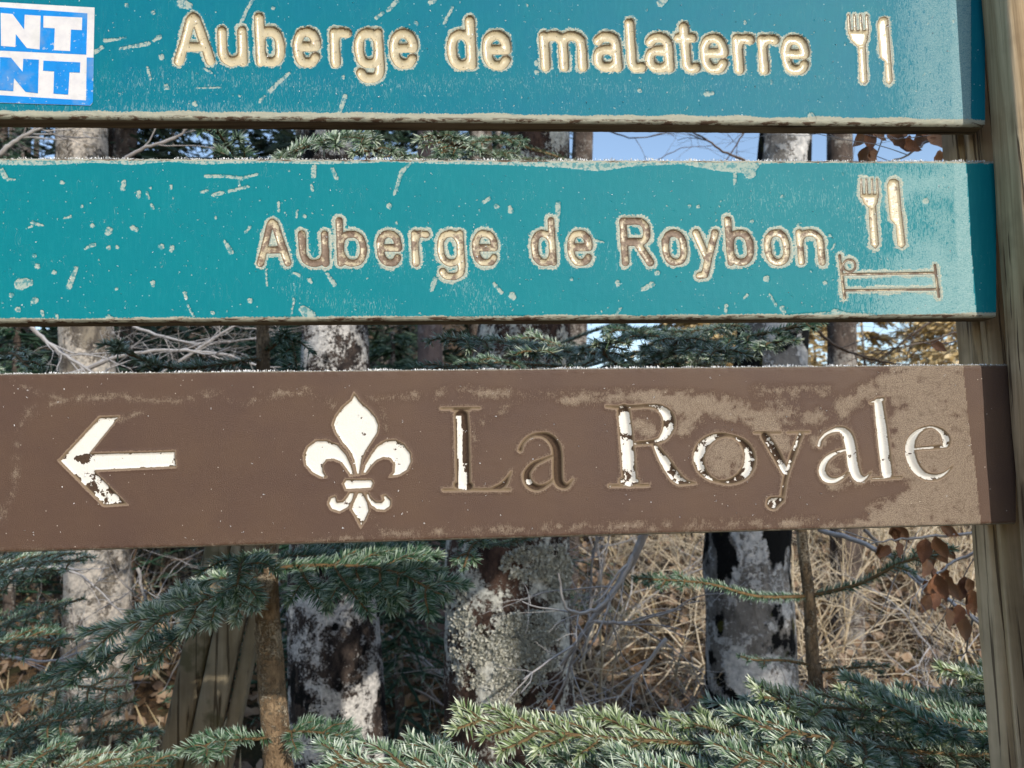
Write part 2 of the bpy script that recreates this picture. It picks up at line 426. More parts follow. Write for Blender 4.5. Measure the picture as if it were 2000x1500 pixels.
def lerp(a, b, t): return a+(b-a)*t
LEFT = -470
def board(name, label, top, bot, xr, draw, mat, thick=.019, fine_top=None, fringe=True):
    """top/bot: ((x,y),(x,y)) lines in photo pixels. draw(F, fields) fills the fields and returns a list of (part name, field)"""
    def ln(p, x): return p[0][1] + (p[1][1]-p[0][1])*(x-p[0][0])/(p[1][0]-p[0][0])
    xs = np.concatenate([np.arange(LEFT, -20, 15.0), np.arange(-20, xr+.1, 2.4)])
    yt, yb = ln(top, xs), ln(bot, xs)
    n = int((yb-yt).max()/2.4)
    t = np.linspace(0, 1, n)
    X = np.broadcast_to(xs[None], (n, len(xs))).copy(); Y = yt[None] + (yb-yt)[None]*t[:, None]
    fd = Field(X, Y)
    neg = lambda: np.full(X.shape, -40.0)
    A = dict(cs=neg(), fr=np.zeros(X.shape), gw=np.zeros(X.shape), ew=np.zeros(X.shape))
    ed = np.minimum(Y-yt[None], yb[None]-Y)
    A['ew'] = np.where(Y-yt[None] < yb[None]-Y, 9.0, 9.0)
    parts = draw(fd, A, neg, X, Y, yt, yb)
    ls = neg(); owner = np.full(X.shape, -1)
    depth = np.zeros(X.shape)
    for i, (nm, f, prof, g) in enumerate(parts):
        owner = np.where((f > ls) & (f > -1.0), i, owner)
        ls = np.maximum(ls, f)
        m = f > -1
        A['gw'] = np.where(m, g if np.isscalar(g) else g, A['gw'])
        depth = np.where(m, np.maximum(depth, prof(np.maximum(f, 0))), depth)
    # raised burr and chips
    nz = fbm(X/9, Y/9, 3, 3)
    chipd = np.clip(A['cs']/2.0, 0, 1)*.9
    und = fbm(X/160, Y/60, 9, 3)*1.2
    er = 7.0; e = np.clip(ed, 0, er)
    edge = er - np.sqrt(np.maximum(er*er-(er-e)**2, 0)) + np.clip(1-ed/14, 0, 1)*nz*3
    D = depth + chipd + und*.6 + edge + nz*.25 - np.clip(1-np.abs(ls+2)/4, 0, 1)*.7*(depth <= 0)
    V = onboard(X, Y, 0.0) - BN*(D*PXM)[..., None]
    idx = np.arange(X.size).reshape(X.shape)
    q = np.stack([idx[1:, :-1], idx[1:, 1:], idx[:-1, 1:], idx[:-1, :-1]], -1).reshape(-1, 4)
    ow = owner[:-1, :-1].reshape(-1)
    att = dict(pq=np.stack([X/100, Y/100, np.zeros_like(X)], -1).reshape(-1, 3), ls=ls.ravel(), cs=A['cs'].ravel(),
               fr=A['fr'].ravel(), ed=ed.ravel(), gw=A['gw'].ravel(), ew=A['ew'].ravel())
    Vf = V.reshape(-1, 3)
    loc = Vf[idx[n//2, len(xs)//2]]
    root = thing(name, label, 'sign board', loc)
    # sides and back
    bd = np.concatenate([idx[0, :], idx[1:, -1], idx[-1, ::-1][1:], idx[::-1, 0][1:-1]])
    back = Vf[bd] - BN*thick
    allv = np.vstack([Vf, back]); bi = np.arange(len(bd)) + len(Vf); m_ = len(bd)
    nx = (np.arange(m_)+1) % m_
    side = np.stack([bd, bd[nx], bi[nx], bi], -1)
    def sub(mask, extra=None):
        f = q[mask]
        if extra is not None: f = np.vstack([f, extra])
        u, inv = np.unique(f, return_inverse=True)
        return u, inv.reshape(-1, 4)
    u, inv = sub(ow < 0)
    me = mesh_arrays('panel', Vf[u], [inv], {k: v[u] for k, v in att.items()})
    link('panel', me, mat, root)
    # wooden body behind the painted face
    bv = np.vstack([Vf[bd], back])
    nb = len(bd); k = np.arange(nb)
    sd = np.stack([k, k+nb, nx+nb, nx], -1)
    # back cap as one strip between top and bottom rows
    nxs = len(xs)
    topi = nb + np.arange(nxs); boti = nb + (nxs + n-1-1) + np.arange(nxs)[::-1] + 0
    cap = np.stack([topi[:-1], boti[:-1], boti[1:], topi[1:]], -1)
    me = mesh_arrays('edge_wood', bv, [sd, cap], smooth=False)
    link('edge_wood', me, MAT['edge'], root)
    for i, (nm, f, prof, g) in enumerate(parts):
        if not (ow == i).any(): continue
        u, inv = sub(ow == i)
        link(nm, mesh_arrays(nm, Vf[u], [inv], {k_: v[u] for k_, v in att.items()}), mat, root)
    if fringe:
        b = Buf(); fx = RNG.uniform(-30, xr, 5200)
        off = RNG.uniform(-.014, .0005, len(fx)); ly = ln(top, fx)
        base = onboard(fx, ly+1.5, 0) + BN*(off-.0008)[:, None]
        clump = np.clip(fbm(fx/25, fx*0+3, 5, 3)*2+.8, .15, 1.6)
        h = RNG.uniform(.0008, .0030, len(fx))*clump
        d = norm(np.stack([RNG.normal(0, .5, len(fx)), RNG.normal(-.1, .5, len(fx)), np.ones(len(fx))], -1))
        blades(b, base, d, h, RNG.uniform(.0005, .0011, len(fx)))
        b.build('frost_fringe', MAT['frost'], root, 'stuff')
    # loose frost crystals on the face
    b = Buf(); k = 150; fx = RNG.uniform(0, min(xr-60, 1900), k); tt = RNG.uniform(.04, .96, k); fy = ln(top, fx)*(1-tt)+ln(bot, fx)*tt
    fx = np.concatenate([fx]); c = onboard(fx, fy, .0006)
    for kk in range(3):
        d = norm(RNG.normal(0, 1, (k, 3)) + BN*1.2)
        blades(b, c-BN*.001, d, RNG.uniform(.0008, .0022, k), RNG.uniform(.0006, .0012, k))
    b.build('frost_crystals', MAT['frost'], root, 'stuff')
    return root

def blades(buf, base, d, L, wd, up=None, rnd=None, bend=0.0):
    """thin pointed blades: 5 vertices, 3 triangles each"""
    n = len(base); base = np.asarray(base, float); L = np.broadcast_to(L, (n,))[:, None]; wd = np.broadcast_to(wd, (n,))[:, None]
    ref = RNG.normal(0, 1, (n, 3)) if up is None else up
    s_ = norm(np.cross(d, ref)); nn = np.cross(s_, d)
    mid = base + d*L*.55 + nn*L*bend*.5
    tip = base + d*L + nn*L*bend
    v = np.stack([base-s_*wd*.35, base+s_*wd*.35, mid+s_*wd*.5, mid-s_*wd*.5, tip], 1).reshape(-1, 3)
    i = np.arange(n)[:, None]*5
    f = np.concatenate([i+np.array([[0, 1, 2]]), i+np.array([[0, 2, 3]]), i+np.array([[3, 2, 4]])], 1).reshape(-1, 3)
    r = RNG.random(n) if rnd is None else rnd
    buf.add(v, f, tip=np.tile([0, 0, .6, .6, 1.0], n), rnd=np.repeat(r, 5))

MAT = {}
MAT['frost'] = mat_plain('frost_crystal', (.72, .74, .76), (.85, .86, .88), 300, .3)
MAT['edge'] = mat_wood('weathered_edge_wood', (.16, .12, .085), (.34, .28, .20), (.03, .022, .016), axis=0, s=.9)
TEAL1 = mat_sign_teal('blue_teal_sign_paint', (.000, .152, .232), (.000, .165, .222), (.19, .35, .38), .12, 3.8)
TEAL2 = mat_sign_teal('green_teal_sign_paint', (.000, .182, .226), (.000, .195, .232), (.26, .44, .44), .30, 6.2)
BROWN = mat_sign_brown()

cove = lambda rad, k=1.0: (lambda f: k*np.sqrt(np.maximum(rad*rad-(np.maximum(rad-f, 0))**2, 0)))
vee = lambda k, mx: (lambda f: np.minimum(f*k, mx))
def text(fd, neg, chars, r, lean, xh, basef, jit=1.0, gws=None, rnd=random):
    parts = []
    for i, (ch, x0, x1) in enumerate(chars):
        f = neg(); xm = (x0+x1)/2; b = basef(xm)
        for st in glyph(ch, x0, x1, b, xh, lean(xm), r):
            st = [(x+rnd.uniform(-.4, .4)*jit, y+rnd.uniform(-.4, .4)*jit, rr+rnd.uniform(-.5, .5)*jit) for x, y, rr in st]
            fd.stroke(f, st)
        f = f + fbm(fd.X/14, fd.Y/14, 40, 2)*1.6
        parts.append(('letter', f, cove(r*1.0, .55 if r < 9 else .8), gws[i] if gws else .2))
    return parts
def scatter_chips(fd, A, lst, X, Y, n, yr, seed, big=3.6, xr=(0, 1880)):
    r_ = random.Random(seed)
    for c in lst:
        pts = c if len(c[0]) == 3 else c
        fd.stroke(A['cs'], pts, 8)
    for k in range(n):
        x = r_.uniform(*xr); y = r_.uniform(*yr); r = 1.0 + (big-1)*r_.random()**4
        if r_.random() < .16:
            a = r_.uniform(-1.9, -.8); L = r_.uniform(2, 8)
            fd.stroke(A['cs'], [(x, y, r*.9), (x+L*math.cos(a), y+L*math.sin(a), r*.6)], 8)
        else:
            fd.stroke(A['cs'], [(x, y, r), (x+.5, y+r*.7, r)], 8)
def specks(fd, A, band, n, seed, xr):
    r_ = random.Random(seed)
    for k in range(n):
        x = r_.uniform(*xr); y = r_.choice(band)+r_.gauss(0, 16); r = r_.uniform(.7, 1.7)
        fd.stroke(A['cs'], [(x, y, r), (x+r_.uniform(-2.5, 2.5), y+r_.uniform(-2, 3), r*.7)], 5)
def soft(fd, neg, items, width):
    f = neg()*3
    for kind, pts in items:
        (fd.poly if kind == 'p' else fd.stroke)(f, pts, 60)
    return np.clip(f/width+.5, 0, 1)

def fork(fd, f, P):
    for p in P: fd.poly(f, p)

# ---------------------------------------------------------------- board one: AUBERGE DE MALATERRE
def draw1(fd, A, neg, X, Y, yt, yb):
    ch = [('A', 349, 411), ('u', 435, 474), ('b', 509, 548), ('e', 582, 619), ('r', 653, 680), ('g', 702, 741), ('e', 771, 809),
          ('d', 884, 922), ('e', 953, 992), ('m', 1066, 1139), ('a', 1169, 1207), ('l', 1229, 1255), ('a', 1271, 1309), ('t', 1330, 1360),
          ('e', 1379, 1417), ('r', 1443, 1470), ('r', 1492, 1519), ('e', 1538, 1576)]
    gw = [.1, .15, .12, .35, .1, .12, .22, .1, .14, .15, .12, .05, .14, .2, .12, .2, .18, .15]
    P = text(fd, neg, ch, 10.0, lambda x: .02+.00004*x, 60, lambda x: 118+(x-380)*.0155, gws=gw)
    f = neg()
    fork(fd, f, [[(1675, 88), (1692, 88), (1696, 160), (1688, 166), (1679, 160)], [(1655, 58), (1697, 58), (1697, 76), (1690, 92), (1675, 92), (1661, 78)]])
    for x in (1657.5, 1669, 1681, 1693): fd.stroke(f, [(x, 30, 3.4), (x+2.0, 64, 3.8)])
    P.append(('fork_symbol', f, vee(.8, 4), .12))
    f = neg(); fork(fd, f, [[(1713, 46), (1718, 34), (1728, 31), (1736, 35), (1740, 90), (1745, 158), (1738, 166), (1730, 161), (1728, 121), (1718, 112)]])
    P.append(('knife_symbol', f, vee(.8, 4), .12))
    lst = [[(493, 0, 4), (480, 22, 3.5), (470, 48, 4.5)], [(527, 178, 5), (548, 158, 4), (565, 143, 3.5)], [(508, 198, 4), (516, 188, 3)],
           [(205, 80, 4.5), (245, 74, 2)], [(235, 95, 3), (290, 85, 5)], [(185, 102, 5), (200, 92, 4)], [(315, 111, 6), (316, 113, 5)],
           [(325, 170, 6.5), (327, 171, 5)], [(288, 132, 3), (294, 155, 3)], [(662, 222, 3.5), (668, 205, 5), (674, 188, 5)], [(735, 36, 4), (748, 25, 4)],
           [(758, 20, 4), (775, 2, 5)], [(868, 45, 4), (884, 14, 3)], [(380, 203, 5.5), (382, 205, 4)], [(1290, 6, 8), (1298, 0, 7)], [(1048, 125, 5), (1047, 121, 4)],
           [(1048, 141, 5), (1049, 142, 5)], [(1584, 226, 7), (1588, 232, 7)], [(1380, 183, 6), (1392, 182, 4)], [(355, 6, 10), (370, 12, 7)],
           [(385, 172, 2), (430, 171, 2)], [(400, 134, 3), (413, 142, 3)], [(812, 44, 4), (815, 48, 3)], [(840, 5, 5), (850, 2, 4)], [(533, 15, 4), (534, 16, 4)],
           [(247, 10, 4), (248, 11, 4)], [(298, 24, 4), (300, 25, 4)], [(1248, 176, 4), (1250, 178, 4)], [(300, 80, 3), (312, 72, 5)]]
    scatter_chips(fd, A, lst, X, Y, 70, (-80, 220), 4, 3.4); specks(fd, A, [50, 140, 205], 260, 5, (190, 1850))
    A['fr'] = np.maximum.reduce([
        .30*np.clip(1-np.abs(Y-(165+8*np.sin(X/90)))/40, 0, 1)*(X > 150),
        .42*np.clip(1-np.abs(Y-215)/35, 0, 1)*np.clip(1.2-np.abs(X-400)/500, .35, 1),
        np.clip((X-1640)/200, 0, .85)*np.clip(1.3-(1880-X)/260, 0, 1),
        np.clip((X-1848+12*fbm(X*0, Y/12, 8))/14, 0, 1)*1.25*(X < 1900)])
    A['fr'] = np.where(X > 1897, 0, A['fr'])
    A['ew'] = np.where(yb[None]-Y < 60, 15 + 8*fbm(X/60, Y*0, 4, 2), 7.0)
    return P
# ---------------------------------------------------------------- board two: AUBERGE DE ROYBON
def draw2(fd, A, neg, X, Y, yt, yb):
    ch = [('A', 508, 562), ('u', 592, 636), ('b', 666, 711), ('e', 744, 780), ('r', 811, 835), ('g', 862, 901), ('e', 931, 968),
          ('d', 1046, 1081), ('e', 1117, 1153), ('R', 1222, 1270), ('o', 1302, 1338), ('y', 1364, 1401), ('b', 1428, 1468), ('o', 1502, 1539), ('n', 1566, 1606)]
    gw = [.5, .68, .5, .52, .35, .3, .42, .45, .4, .55, .5, .35, .5, .35, .3]
    P = text(fd, neg, ch, 7.6, lambda x: .02+.00004*x, 57, lambda x: 514-(x-530)*.0022, gws=gw)
    f = neg()
    fork(fd, f, [[(1696, 402), (1712, 402), (1718, 478), (1710, 487), (1700, 478)], [(1681, 378), (1716, 378), (1716, 394), (1710, 406), (1696, 406), (1686, 396)]])
    for x in (1682, 1692, 1703, 1713): fd.stroke(f, [(x, 350, 2.6), (x+1.5, 384, 3.4)])
    P.append(('fork_symbol', f, vee(.8, 4), .08))
    f = neg(); fork(fd, f, [[(1732, 362), (1737, 350), (1748, 348), (1757, 354), (1762, 410), (1770, 478), (1762, 486), (1753, 480), (1749, 440), (1738, 428)]])
    P.append(('knife_symbol', f, vee(.8, 4), .05))
    f = neg()
    for st in ([(1640, 499, 3.2), (1650, 582, 3.6)], [(1645, 536, 3), (1826, 533, 3)], [(1648, 567, 2.8), (1834, 565, 2.8)], [(1826, 518, 3.2), (1834, 580, 3.2)]): fd.stroke(f, st)
    a = np.linspace(0, 2*np.pi, 16); cp = [(1659+12*math.cos(t), 519+12*math.sin(t), 2.8) for t in a]; fd.stroke(f, cp)
    P.append(('bed_symbol', f, vee(1.2, 3.5), .42))
    s_ = .35
    z = lambda X_, Y_: (X_*s_, 300+Y_*s_)
    L = [[(10, 90, 14), (22, 120, 17), (45, 145, 9), (85, 144, 5)], [(345, 160, 13), (350, 162, 12)], [(692, 160, 14), (684, 195, 15)], [(775, 215, 13), (772, 240, 13)],
         [(1150, 127, 12), (1250, 125, 9), (1350, 138, 11), (1435, 115, 8)], [(1125, 215, 9), (1155, 208, 10)], [(1190, 232, 12), (1240, 218, 12)], [(1275, 212, 9), (1385, 183, 9)],
         [(1335, 150, 8), (1338, 180, 6)], [(608, 430, 22), (600, 445, 16)], [(740, 415, 16), (762, 425, 14)], [(516, 402, 14), (518, 404, 12)], [(355, 362, 5), (395, 352, 8)],
         [(180, 385, 12), (240, 402, 7)], [(148, 415, 5), (180, 405, 7)], [(475, 530, 7), (525, 508, 13)], [(605, 525, 14), (606, 528, 12)], [(653, 522, 12), (656, 524, 10)],
         [(900, 518, 18), (902, 524, 14)], [(960, 525, 16), (955, 545, 9)], [(425, 640, 12), (400, 700, 17), (385, 745, 17)], [(115, 730, 36), (150, 720, 26)], [(170, 722, 18), (172, 724, 14)],
         [(62, 790, 15), (66, 788, 13)], [(190, 822, 20), (200, 818, 17)], [(100, 870, 18), (103, 872, 14)], [(210, 630, 18), (212, 632, 14)], [(300, 662, 14), (306, 664, 12)],
         [(193, 570, 13), (195, 572, 11)], [(852, 720, 15), (853, 735, 10)], [(650, 755, 10), (652, 756, 9)], [(1255, 490, 10), (1290, 550, 16)], [(1370, 440, 8), (1398, 408, 8)],
         [(1030, 775, 10), (1040, 810, 9)], [(1045, 840, 6), (1085, 915, 7)], [(1188, 890, 13), (1190, 892, 10)], [(1555, 270, 9), (1555, 320, 8)], [(1660, 315, 7), (1655, 355, 7)],
         [(1700, 350, 12), (1701, 352, 11)], [(1752, 75, 15), (1750, 125, 15)], [(1855, 85, 10), (1878, 138, 12)], [(1825, 670, 9), (1865, 730, 15)], [(1640, 665, 8), (1670, 680, 10)],
         [(1725, 705, 13), (1738, 718, 9)], [(1690, 870, 24), (1730, 900, 30), (1750, 930, 24)], [(1640, 810, 9), (1625, 900, 5)], [(605, 915, 18), (625, 925, 14)], [(1395, 820, 16), (1400, 822, 14)],
         [(820, 215, 8), (830, 250, 7)], [(845, 285, 9), (855, 305, 10)], [(955, 180, 9), (955, 195, 8)], [(840, 190, 9), (842, 192, 8)], [(1485, 650, 7), (1490, 740, 6)],
         [(1205, 358, 9), (1206, 360, 8)], [(318, 912, 12), (320, 914, 10)], [(235, 880, 10), (240, 905, 8)]]
    lst = [[(*z(a_, b_), c_*s_) for a_, b_, c_ in st] for st in L]
    z2 = lambda X_, Y_: (1100+X_*.45, 300+Y_*.45)
    L2 = [[(805, 70, 30), (812, 85, 26)], [(745, 95, 11), (745, 130, 7)], [(548, 228, 9), (550, 229, 8)], [(586, 230, 9), (587, 231, 8)], [(345, 590, 10), (385, 568, 14)], [(883, 545, 17), (885, 548, 13)],
          [(408, 518, 12), (412, 519, 11)], [(237, 560, 12), (237, 572, 8)], [(1137, 563, 12), (1138, 565, 9)], [(895, 610, 5), (925, 660, 7)], [(225, 700, 5), (250, 672, 7)], [(785, 628, 6), (800, 612, 6)],
          [(708, 660, 9), (705, 690, 8)], [(950, 187, 9), (952, 189, 8)], [(1575, 207, 15), (1578, 209, 12)], [(1020, 315, 9), (1022, 316, 8)], [(1165, 415, 6), (1178, 395, 6)], [(1155, 355, 9), (1160, 356, 8)],
          [(37, 545, 9), (38, 546, 8)], [(820, 295, 10), (822, 296, 8)], [(950, 670, 12), (960, 690, 9)], [(140, 378, 8), (175, 385, 5)], [(1180, 690, 18), (1230, 700, 12)]]
    lst += [[(*z2(a_, b_), c_*.45) for a_, b_, c_ in st] for st in L2]
    lst += [[(1090, 398, 5.5), (1088, 440, 5)], [(965, 555, 4), (980, 572, 4)], [(1000, 578, 8), (1003, 581, 6)], [(760, 402, 6), (761, 404, 5)], [(995, 405, 4), (998, 412, 6)], [(945, 395, 4), (955, 388, 4)],
            [(970, 403, 5), (972, 404, 4)], [(804, 475, 7), (815, 455, 6)], [(843, 565, 5), (850, 545, 5)], [(770, 380, 3), (785, 335, 5), (800, 320, 3)], [(608, 362, 3), (611, 372, 3)]]
    scatter_chips(fd, A, lst, X, Y, 60, (330, 620), 8, 2.8); specks(fd, A, [430, 520, 600, 400], 420, 6, (0, 1850))
    # creamy lost paint along the top edge
    st = [(x, yt_, r) for x, yt_, r in [(-20, 309, 13), (80, 311, 12), (180, 309, 9), (260, 309, 13), (330, 310, 6), (400, 311, 11), (430, 311, 9), (520, 311, 7), (640, 311, 10), (760, 311, 6), (900, 311, 10), (1000, 311, 12), (1100, 311, 17), (1170, 313, 22), (1230, 312, 14), (1330, 312, 9), (1400, 314, 20), (1460, 316, 24), (1485, 312, 8), (1600, 311, 7), (1800, 311, 4)]]
    fd.stroke(A['cs'], st, 20)
    st = [(0, 628, 5), (200, 629, 3), (400, 628, 4), (600, 627, 10), (625, 627, 3), (1000, 624, 8), (1100, 622, 4), (1500, 620, 3), (1610, 618, 9), (1700, 620, 8), (1720, 620, 3), (1900, 618, 3)]
    fd.stroke(A['cs'], st, 20)
    fr = soft(fd, neg, [('s', [(560, 560, 4), (640, 590, 8), (760, 600, 10)]), ('s', [(900, 560, 25), (960, 590, 22), (920, 610, 20)])], 50)*.34
    fr = np.maximum(fr, soft(fd, neg, [('s', [(560, 505, 30), (980, 500, 30)]), ('s', [(1010, 500, 20), (1240, 500, 22)])], 60)*.22)
    ramp = np.clip((X-1570)/230, 0, 1)
    fr = np.maximum(fr, ramp*.95*np.clip(.55+.9*fbm(X/60, Y/40, 21, 3)+.45*(Y > 540)+.2, 0, 1.1))
    fr = np.maximum(fr, .30*np.clip((X-1380)/80, 0, 1)*np.clip(1-np.abs(Y-390)/80, 0, 1))
    fr = np.maximum(fr, np.clip((X-1855-6*fbm(X*0, Y/10, 3)-(Y-320)*.04)/10, 0, 1)*1.35)
    A['fr'] = np.where(X > 1886+(Y-320)*.066+3*fbm(X*0, Y/9, 5), 0, fr)  # frost left out along the post's shadow edge, colouring that strip darker
    A['ew'] = np.where(yb[None]-Y < 60, 8 + 5*fbm(X/50, Y*0, 6, 2), 6.0)
    return P
# ---------------------------------------------------------------- board three: LA ROYALE
def draw3(fd, A, neg, X, Y, yt, yb):
    P = []
    z = lambda L: [(X_/2.3256, 700+Y_/2.3256) for X_, Y_ in L]
    rough_ = fbm(X/6, Y/6, 31, 3)
    f = neg(); fd.poly(f, z([(265, 465), (450, 265), (545, 262), (410, 430), (795, 420), (800, 495), (430, 512), (580, 665), (470, 672)]))
    ga = np.clip(.76-.24*np.clip((Y-915)/15, 0, 1)-.55*np.clip(1-np.hypot(X-160, Y-899)/20, 0, 1)-.2*((Y > 895) & (X > 330)), 0, 1)
    P.append(('arrow', f+rough_*1.0, vee(1.1, 5), ga))
    k = 4.6875
    z = lambda L: [(540+X_/k, 740+Y_/k) for X_, Y_ in L]
    for L in ([(710, 125), (680, 190), (600, 260), (540, 340), (510, 420), (540, 500), (600, 590), (660, 660), (700, 740), (728, 880), (762, 880), (785, 740), (820, 660), (880, 570), (930, 490), (938, 420), (910, 350), (850, 280), (760, 200)],
              [(712, 880), (690, 800), (640, 690), (560, 600), (460, 560), (360, 560), (280, 620), (245, 700), (260, 790), (320, 860), (400, 905), (462, 905), (430, 850), (425, 790), (460, 745), (520, 740), (590, 770), (640, 840), (675, 890)],
              [(778, 870), (806, 780), (860, 690), (920, 610), (1000, 560), (1090, 555), (1170, 600), (1230, 680), (1238, 760), (1200, 840), (1130, 885), (1030, 900), (1070, 850), (1075, 780), (1040, 735), (980, 725), (920, 750), (870, 800), (820, 870)],
              [(605, 960), (630, 918), (870, 918), (892, 950), (870, 1008), (630, 1020)],
              [(742, 1035), (705, 1110), (675, 1190), (720, 1260), (770, 1362), (812, 1300), (852, 1210), (838, 1130), (788, 1035)],
              [(665, 1035), (722, 1035), (698, 1115), (660, 1180), (580, 1225), (500, 1200), (468, 1140), (490, 1085), (540, 1070), (555, 1125), (600, 1120), (640, 1080)],
              [(806, 1035), (845, 1045), (865, 1090), (910, 1125), (960, 1125), (978, 1105), (960, 1070), (1000, 1060), (1050, 1110), (1048, 1170), (990, 1210), (920, 1205), (862, 1165), (822, 1100)]):
        f = neg(); fd.poly(f, z(L))
        P.append(('lily_petal', f+rough_*.8, vee(1.1, 5), .74))
    LET = [
     ([[(862, 798, 2.5), (936, 797, 2.5)], [(886, 800, 4), (916, 799, 4)], [(901, 812, 14.5), (903, 850, 15), (905, 940, 15)], [(866, 957, 3), (995, 956, 3)], [(893, 948, 8), (915, 950, 10)], [(960, 955, 3), (982, 948, 7), (999, 921, 1.5)]], .37),
     ([[(1016, 879, 5), (1020, 868, 4), (1032, 855, 4), (1051, 849, 5), (1070, 853, 8), (1084, 868, 10), (1089, 890, 10.5), (1090, 935, 10.5), (1098, 948, 8), (1108, 949, 5), (1119, 936, 2)], [(1082, 890, 3.5), (1062, 898, 4), (1042, 908, 6), (1029, 926, 8), (1034, 945, 9), (1050, 953, 7), (1068, 947, 4), (1084, 934, 3)]], .36),
     ([[(1184, 794, 2.5), (1215, 796, 4), (1270, 793, 4.5), (1290, 798, 8), (1304, 812, 12), (1307, 830, 13), (1300, 848, 10), (1283, 862, 6), (1240, 867, 4)], [(1218, 802, 13), (1224, 860, 14.5), (1230, 938, 14.5)], [(1190, 949, 3), (1266, 948, 3)], [(1216, 940, 8), (1242, 941, 8)], [(1278, 868, 5), (1300, 903, 11), (1322, 934, 11.5), (1340, 942, 6), (1358, 944, 2)]], .58),
     (None, .47),
     ([[(1474, 845, 2.5), (1524, 845, 2.5)], [(1494, 851, 9), (1515, 885, 10), (1534, 922, 8)], [(1538, 845, 2.5), (1580, 844, 2.5)], [(1563, 850, 6), (1548, 890, 6), (1534, 935, 5), (1529, 968, 5)], [(1526, 976, 7), (1510, 983, 14)]], .44),
     ([[(1600, 870, 5), (1604, 858, 4.5), (1618, 845, 5), (1640, 839, 7), (1655, 850, 11), (1662, 875, 12), (1668, 915, 12), (1678, 934, 10), (1690, 934, 5), (1701, 923, 2)], [(1655, 878, 4), (1635, 884, 5), (1616, 896, 7), (1606, 915, 8.5), (1612, 933, 9), (1628, 939, 7), (1646, 932, 4.5), (1662, 918, 3)]], .74),
     ([[(1700, 786, 3), (1724, 780, 5)], [(1716, 786, 10), (1723, 840, 12), (1733, 925, 12)], [(1704, 935, 3), (1760, 932, 3)]], .72),
     ([[(1786, 877, 4), (1846, 872, 4.5)], [(1848, 868, 8), (1848, 856, 9), (1838, 842, 6), (1818, 834, 3.5), (1796, 842, 6), (1781, 860, 10), (1778, 885, 11.5), (1788, 912, 11), (1806, 929, 9), (1828, 932, 7), (1846, 925, 4.5), (1860, 912, 2)]], .72)]
    gL = np.where((np.abs(X-(896+.03*(Y-800))) < 4.5) & (Y > 812), .95, .12) + .5*(Y > 905)*(np.abs(X-906) < 7)
    ga1 = .12 + .9*np.clip(1-np.hypot((X-1076)/8, (Y-908)/26), 0, 1) + .8*np.clip(1-np.hypot((X-1036)/14, (Y-940)/12), 0, 1)
    LET[0] = (LET[0][0], gL); LET[1] = (LET[1][0], ga1)
    for strokes, g in LET:
        f = neg()
        if strokes is None:
            a = np.linspace(0, 2*np.pi, 40)
            fd.stroke(f, [(1415+50*math.cos(t), 896+46*math.sin(t), 3.5+9*abs(math.cos(t-.25))**1.4) for t in a])
        else:
            for st in strokes:
                sm = smooth_path(np.array(st, float), 4) if len(st) > 2 else st
                fd.stroke(f, [tuple(q) for q in sm])
        P.append(('letter', f+rough_*.8, vee(1.0, 9), g))
    pos = [('p', [(1745, 700), (1895, 700), (1925, 1040), (1560, 1045), (1560, 1034), (1690, 1014), (1700, 988), (1772, 962), (1778, 945), (1745, 935), (1742, 860), (1740, 800), (1722, 772), (1690, 770), (1720, 735)]),
           ('s', [(1100, 782, 6), (1200, 775, 10), (1320, 785, 22), (1420, 795, 22), (1490, 815, 14)]), ('s', [(1360, 800, 22), (1340, 840, 14)]), ('s', [(1415, 895, 40), (1416, 896, 40)]),
           ('s', [(1490, 820, 26), (1530, 870, 12)]), ('s', [(1640, 830, 8), (1650, 790, 15), (1700, 762, 16)]), ('s', [(1600, 860, 12), (1625, 845, 10)]), ('s', [(1250, 830, 16), (1260, 840, 16)]),
           ('s', [(1625, 912, 8), (1640, 905, 9)]), ('s', [(1620, 950, 3), (1710, 935, 5), (1740, 940, 6)])]
    weak = [('s', [(850, 775, 9), (880, 762, 12), (930, 765, 12), (1000, 772, 10), (1060, 768, 9), (1180, 772, 10)]), ('s', [(932, 880, 3), (925, 840, 6), (960, 812, 8), (1010, 785, 8)]),
            ('s', [(1480, 765, 14), (1540, 770, 18), (1620, 765, 12)]), ('s', [(1500, 800, 26), (1600, 815, 22)]), ('s', [(20, 738, 4), (60, 765, 5), (130, 780, 6), (250, 776, 10), (340, 785, 6), (420, 768, 9), (480, 790, 3), (520, 770, 9), (600, 765, 9), (650, 790, 8)]),
            ('s', [(130, 782, 5), (60, 800, 7), (38, 840, 4), (30, 900, 6), (30, 950, 3), (8, 990, 8), (0, 1020, 6)]), ('s', [(235, 820, 6), (290, 800, 3)]), ('s', [(745, 790, 4), (760, 860, 4)]), ('s', [(720, 780, 4), (830, 770, 8)]),
            ('s', [(720, 1000, 3), (745, 1040, 4)]), ('s', [(0, 1078, 2), (600, 1058, 3), (750, 1044, 8), (1100, 1030, 10), (1500, 1022, 12), (1600, 1022, 12)]),
            ('s', [(1810, 735, 30), (1860, 800, 30)])]
    fr = np.maximum(soft(fd, neg, pos, 30)*1.1, soft(fd, neg, weak, 22)*.56)
    fr = np.where(fr > .02, np.clip(fr + (fbm(X/26, Y/14, 61, 4)*1.5 + fbm(X/7, Y/9, 62, 3)*.9)*np.minimum(fr*1.6, 1), 0, 1.3), 0)
    outl = np.clip(1-np.abs(np.maximum.reduce([p[1] for p in P])+4)/5, 0, 1)*.5
    fr = np.maximum(fr, outl*(X > 850))
    A['fr'] = np.where(X > 1881+(Y-712)*.1+4*(Y > 890), 0, fr)  # frost mask follows the stepped edge of the post's shadow, deepening it in colour
    return P

